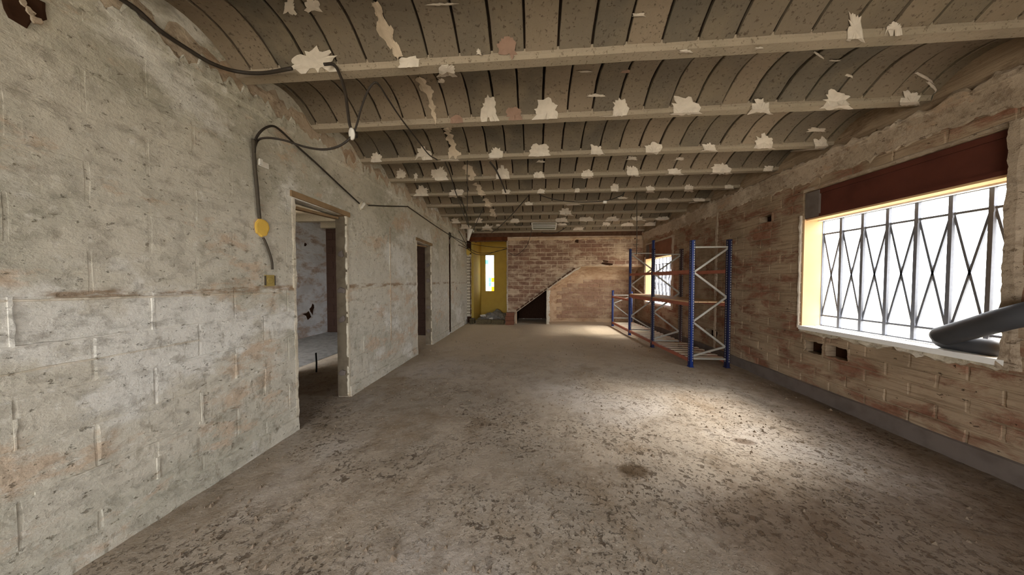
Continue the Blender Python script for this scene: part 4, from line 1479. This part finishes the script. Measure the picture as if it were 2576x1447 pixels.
cable('power_cable', [(662, 598, 0, LW - .006), (670, 615, 0, LW - .004), (679, 640, 0, LW - .004), (684, 660, 0, LW - .004), (685, 678, 0, LW - .006)], 0.008,
      'short dark cable between the round yellow cover and the square yellow socket', M_CONDUIT)
cable('power_cable', [(928, 517, 0, LW - .008), (975, 519, 0, LW - .010), (1022, 520, 0, LW - .010), (1030, 523, 0, LW - .010), (1070, 551, 0, LW - .010), (1110, 578, 0, LW - .010), (1132, 592, 0, LW - .008)], 0.009,
      'dark cable running level and then down along the left wall between the two doorways', M_CONDUIT, sm=4)
pA = on(1132, 592, 0, LW)
cable('loose_wire', [tuple(pA), (1155, 603, 1, 7.0), (1178, 612, 1, 7.6), (1210, 618, 1, 7.9), (1245, 622, 1, 7.9), (1276, 624, 1, 7.95)], 0.007, 'topmost dark wire stretched across the head of the yellow alcove')
cable('loose_wire', [tuple(pA), (1152, 606, 1, 7.0), (1175, 622, 1, 7.6), (1205, 636, 1, 7.9), (1240, 635, 1, 7.9), (1275, 625, 1, 7.95)], 0.007, 'middle dark wire sagging across the yellow alcove')
cable('loose_wire', [(1153, 616, 0, LW), (1175, 626, 1, 7.6), (1195, 639, 1, 7.9), (1222, 641, 1, 7.9), (1250, 632, 1, 7.9), (1276, 627, 1, 7.95)], 0.007, 'lowest dark wire sagging above the stained glass window')
cable('loose_wire', [(1152, 577, 2, 2.60), (1163, 597, 1, 7.3), (1175, 620, 1, 7.6), (1181, 630, 1, 7.8)], 0.007, 'short dark wire slanting from the ceiling to the end of the left wall')
cable('ceiling_wire', [(1120, 408, 2, 2.60), (1133, 440, 2, 2.595), (1145, 480, 2, 2.59), (1160, 520, 2, 2.585), (1170, 548, 2, 2.58), (1180, 572, 2, 2.57)], 0.007, 'long dark wire slanting along the ceiling beside the plaster seam')
cable('ceiling_wire', [(1157, 500, 2, 2.60), (1168, 522, 2, 2.59), (1175, 545, 2, 2.58), (1180, 572, 2, 2.57)], 0.010, 'thicker dark wire joining the slanting wire near the white strip')
y4 = on(1175, 404, 2, ZC).y
cable('hanging_wire', [(1176, 404, 1, y4), (1175, 440, 1, y4), (1176, 480, 1, y4), (1175, 530, 1, y4)], 0.0045, 'thin wire hanging straight down from the third beam by the plaster seam')
cable('ceiling_wire', [(1216, 524, 2, 2.60), (1208, 540, 2, 2.59), (1198, 562, 2, 2.58), (1191, 580, 2, 2.55)], 0.008, 'short dark wire slanting from the far beams towards the white strip')
cable('ceiling_wire', [(1330, 492, 2, 2.605), (1310, 515, 2, 2.59), (1285, 543, 2, 2.58), (1255, 572, 2, 2.56), (1236, 586, 2, 2.56)], 0.008, 'dark wire slanting across the far ceiling towards the yellow alcove')
cable('ceiling_wire', [(1233, 408, 2, 2.60), (1246, 425, 2, 2.585), (1257, 447, 2, 2.59), (1266, 468, 2, 2.59), (1272, 484, 2, 2.60)], 0.011, 'short thick black cable crossing the bay behind the third beam')
ys = 4.40
tg = on(1522, 508, 1, 4.39)
cable('hanging_wire', [(1355, 484, 1, ys), (1362, 492, 1, ys), (1395, 502, 1, ys), (1440, 508, 1, ys), (1490, 508, 1, ys), (1530, 504, 1, ys), (1563, 492, 1, ys), (1570, 484, 1, ys)], 0.007, 'black wire sagging below the fifth beam in the middle of the ceiling')
MB().box(tg.x - .025, tg.x + .025, tg.y - .004, tg.y + .004, tg.z - .02, tg.z + .014).build('paper_tag', M_WHITE, bpy.data.objects['hanging_wire.001'])
yv = 4.40
o = cable('hanging_rod', [(1602, 484, 1, yv), (1602, 540, 1, yv), (1602, 600, 1, yv), (1601, 640, 1, yv)], 0.006, 'thin dark rod hanging from the ceiling in front of the storage rack', M_CONDUIT, cat='rod')
MB().bar(on(1592, 616, 1, yv), on(1606, 616, 1, yv), .008, .008).build('cross_pin', M_CONDUIT, o)
cable('hanging_wire', [(1337, 574, 1, 6.72), (1336, 584, 1, 7.1), (1333, 598, 1, 7.4), (1325, 618, 1, 7.8), (1313, 632, 1, 7.9), (1295, 643, 1, 7.93), (1278, 634, 1, 7.93)], 0.006, 'thin wire hanging from the lamp end and curling on the back wall')
cable('hanging_wire', [(1362, 584, 1, 7.22), (1378, 588, 1, 7.22), (1395, 587, 1, 7.22), (1410, 581, 1, 7.22), (1424, 572, 1, 7.22), (1427, 568, 1, 7.22)], 0.008, 'short black wire sagging just behind the ceiling lamp')

# ceiling rose hanging in the cable loop
r0 = empty('ceiling_rose', jx)
tag(r0, 'round white ceiling rose dangling in the black cables near the left wall', 'ceiling rose')
nr = (EYE - jx).cross(Vector((0, 0, 1))).normalized() * 0.92 + (EYE - jx).normalized() * 0.40
MB().disc(jx + nr * .005, nr, 0.036, 0.012, 18).build('white_cover', M_WHITE, r0, True)
MB().disc(jx - nr * .02, nr, 0.020, 0.024, 12).build('black_cap', M_CABLE, r0, True)
# white clip, yellow cover, yellow socket, plaster tag
c0 = on(655, 414, 0, XL)
cl = MB().box(XL - .004, XL + .020, c0.y - .035, c0.y + .045, c0.z - .018, c0.z + .022).build('cable_clip', M_WHITE)
tag(cl, 'small white cable clip on the left wall conduit', 'clip')
MB().box(XL + .018, XL + .030, c0.y - .03, c0.y - .008, c0.z - .012, c0.z + .030).build('clip_tongue', M_WHITE, cl)
c0 = on(656, 573, 0, XL)
yc = empty('junction_cover', c0)
tag(yc, 'round bright yellow junction cover on the left wall', 'cover')
MB().disc((XL - .002, c0.y, c0.z), (1, 0, 0), 0.068, 0.005, 18, 0.14, 0.85, 4).build('plaster_ring', M_RPLASTER, yc)
MB().disc((XL + .003, c0.y + .004, c0.z), (1, 0, 0), 0.066, 0.009, 22, 0.08, 0.80, 9).build('cover_plate', M_YELLOWCAP, yc)
c0 = on(677, 706, 0, XL)
sk = empty('wall_socket', c0)
tag(sk, 'small square dull yellow wall socket beside the nearer doorway', 'socket')
MB().box(XL - .004, XL + .010, c0.y - .036, c0.y + .036, c0.z - .042, c0.z + .042).build('socket_plate', M_OLDYELLOW, sk)
MB().box(XL + .004, XL + .012, c0.y - .041, c0.y - .034, c0.z - .036, c0.z + .036).build('socket_edge', M_CONDUIT, sk)
MB().box(XL + .004, XL + .012, c0.y + .034, c0.y + .041, c0.z - .036, c0.z + .036).build('socket_edge', M_CONDUIT, sk)
MB().disc((XL + .010, c0.y, c0.z), (1, 0, 0), 0.024, 0.004, 14).build('socket_face', M_OLDYELLOW, sk)
c0 = on(909, 517, 0, XL)
jb = empty('junction_box', c0)
tag(jb, 'small white junction box where the cable meets the left wall over the doorway', 'junction box')
MB().disc((XL - .002, c0.y, c0.z), (1, 0, 0), 0.05, 0.018, 14, 0.3, 0.9, 14).build('plaster_seat', M_EDGE, jb)
MB().bar((XL + .012, c0.y - .03, c0.z - .035), (XL + .02, c0.y + .02, c0.z + .03), .03, .022).build('box_body', M_WHITE, jb)
c0 = on(1131, 592, 0, XL)
jb = empty('junction_box', c0)
tag(jb, 'dark junction box at the top of the wall chase near the yellow alcove', 'junction box')
MB().box(XL - .002, XL + .022, c0.y - .06, c0.y + .06, c0.z - .05, c0.z + .06).build('box_body', M_CONDUIT, jb)
MB().disc((XL + .0, c0.y - .03, c0.z - .15), (1, 0, 0), .055, .012, 10, .3, 1, 3).build('plaster_seat', M_CEMENT, jb)
# white torn strip
m = MB()
st = [(1182, 572, 1, 7.55), (1181, 583, 1, 7.6), (1179, 594, 1, 7.62), (1177, 606, 1, 7.64)]
Pt = smooth_path([on(*p) for p in st], 5)
for i, p in enumerate(Pt):
    t = i / (len(Pt) - 1)
    w = 0.07 * (1 - t) + 0.025
    for dx, dy in ((-w, .02), (0, -.02), (w, .02)):
        m.v.append((p.x + dx, p.y + dy, p.z))
for i in range(len(Pt) - 1):
    for q in (0, 1):
        a = i * 3 + q
        m.f.append((a, a + 1, a + 4, a + 3))
o = m.build('plastic_strip', M_WHITE, None, True)
mod = o.modifiers.new('thickness', 'SOLIDIFY')
mod.thickness = 0.006
tag(o, 'white torn plastic strip hanging at the far end of the left wall', 'plastic strip')
c0 = on(1191, 581, 2, 2.55)
o = MB().disc(c0, (0, -1, .1), .036, .012, 14, .1, .55, 2).build('hanging_disc', M_WHITE)
tag(o, 'tiny white disc hanging beside the white torn strip', 'disc')

# ceiling lamp: white louvred twin tube fitting hanging from the seventh beam
A, B_, C_, D_ = on(1338, 561, 1, 6.62), on(1400, 561, 1, 6.62), on(1397, 578, 1, 6.70), on(1340, 578, 1, 6.70)
LP = empty('ceiling_lamp', (A + B_) / 2)
tag(LP, 'white twin tube ceiling lamp tilted below the far beams', 'ceiling lamp')
bk = Vector((0, .05, .03))
m = MB()
m.bar(A, B_, .03, .014); m.bar(D_, C_, .03, .014); m.bar(A, D_, .03, .014); m.bar(B_, C_, .03, .014)
m.build('lamp_frame', M_LAMP, LP)
m = MB()
m.v = [tuple(q) for q in (A + bk * .3, B_ + bk * .3, C_ + bk * .3, D_ + bk * .3, A + bk, B_ + bk, C_ + bk, D_ + bk)]
m.f = [(0, 1, 2, 3), (4, 7, 6, 5), (0, 4, 5, 1), (1, 5, 6, 2), (2, 6, 7, 3), (3, 7, 4, 0)]
m.build('lamp_housing', M_LAMPIN, LP)
for t in (.28, .55):
    a, b = A.lerp(D_, t), B_.lerp(C_, t)
    MB().tube([a.lerp(b, .04) - bk * .35, a.lerp(b, .96) - bk * .35], .013, 10).build('lamp_tube', M_TUBE, LP, True)
MB().bar(A.lerp(B_, .3) + bk, A.lerp(B_, .3) + Vector((0, .02, .10)), .012, .012).build('lamp_bracket', M_LAMP, LP)
MB().bar(A.lerp(B_, .75) + bk, A.lerp(B_, .75) + Vector((0, .02, .10)), .012, .012).build('lamp_bracket', M_LAMP, LP)

print('counts', nL, len(RB), nB, nV)
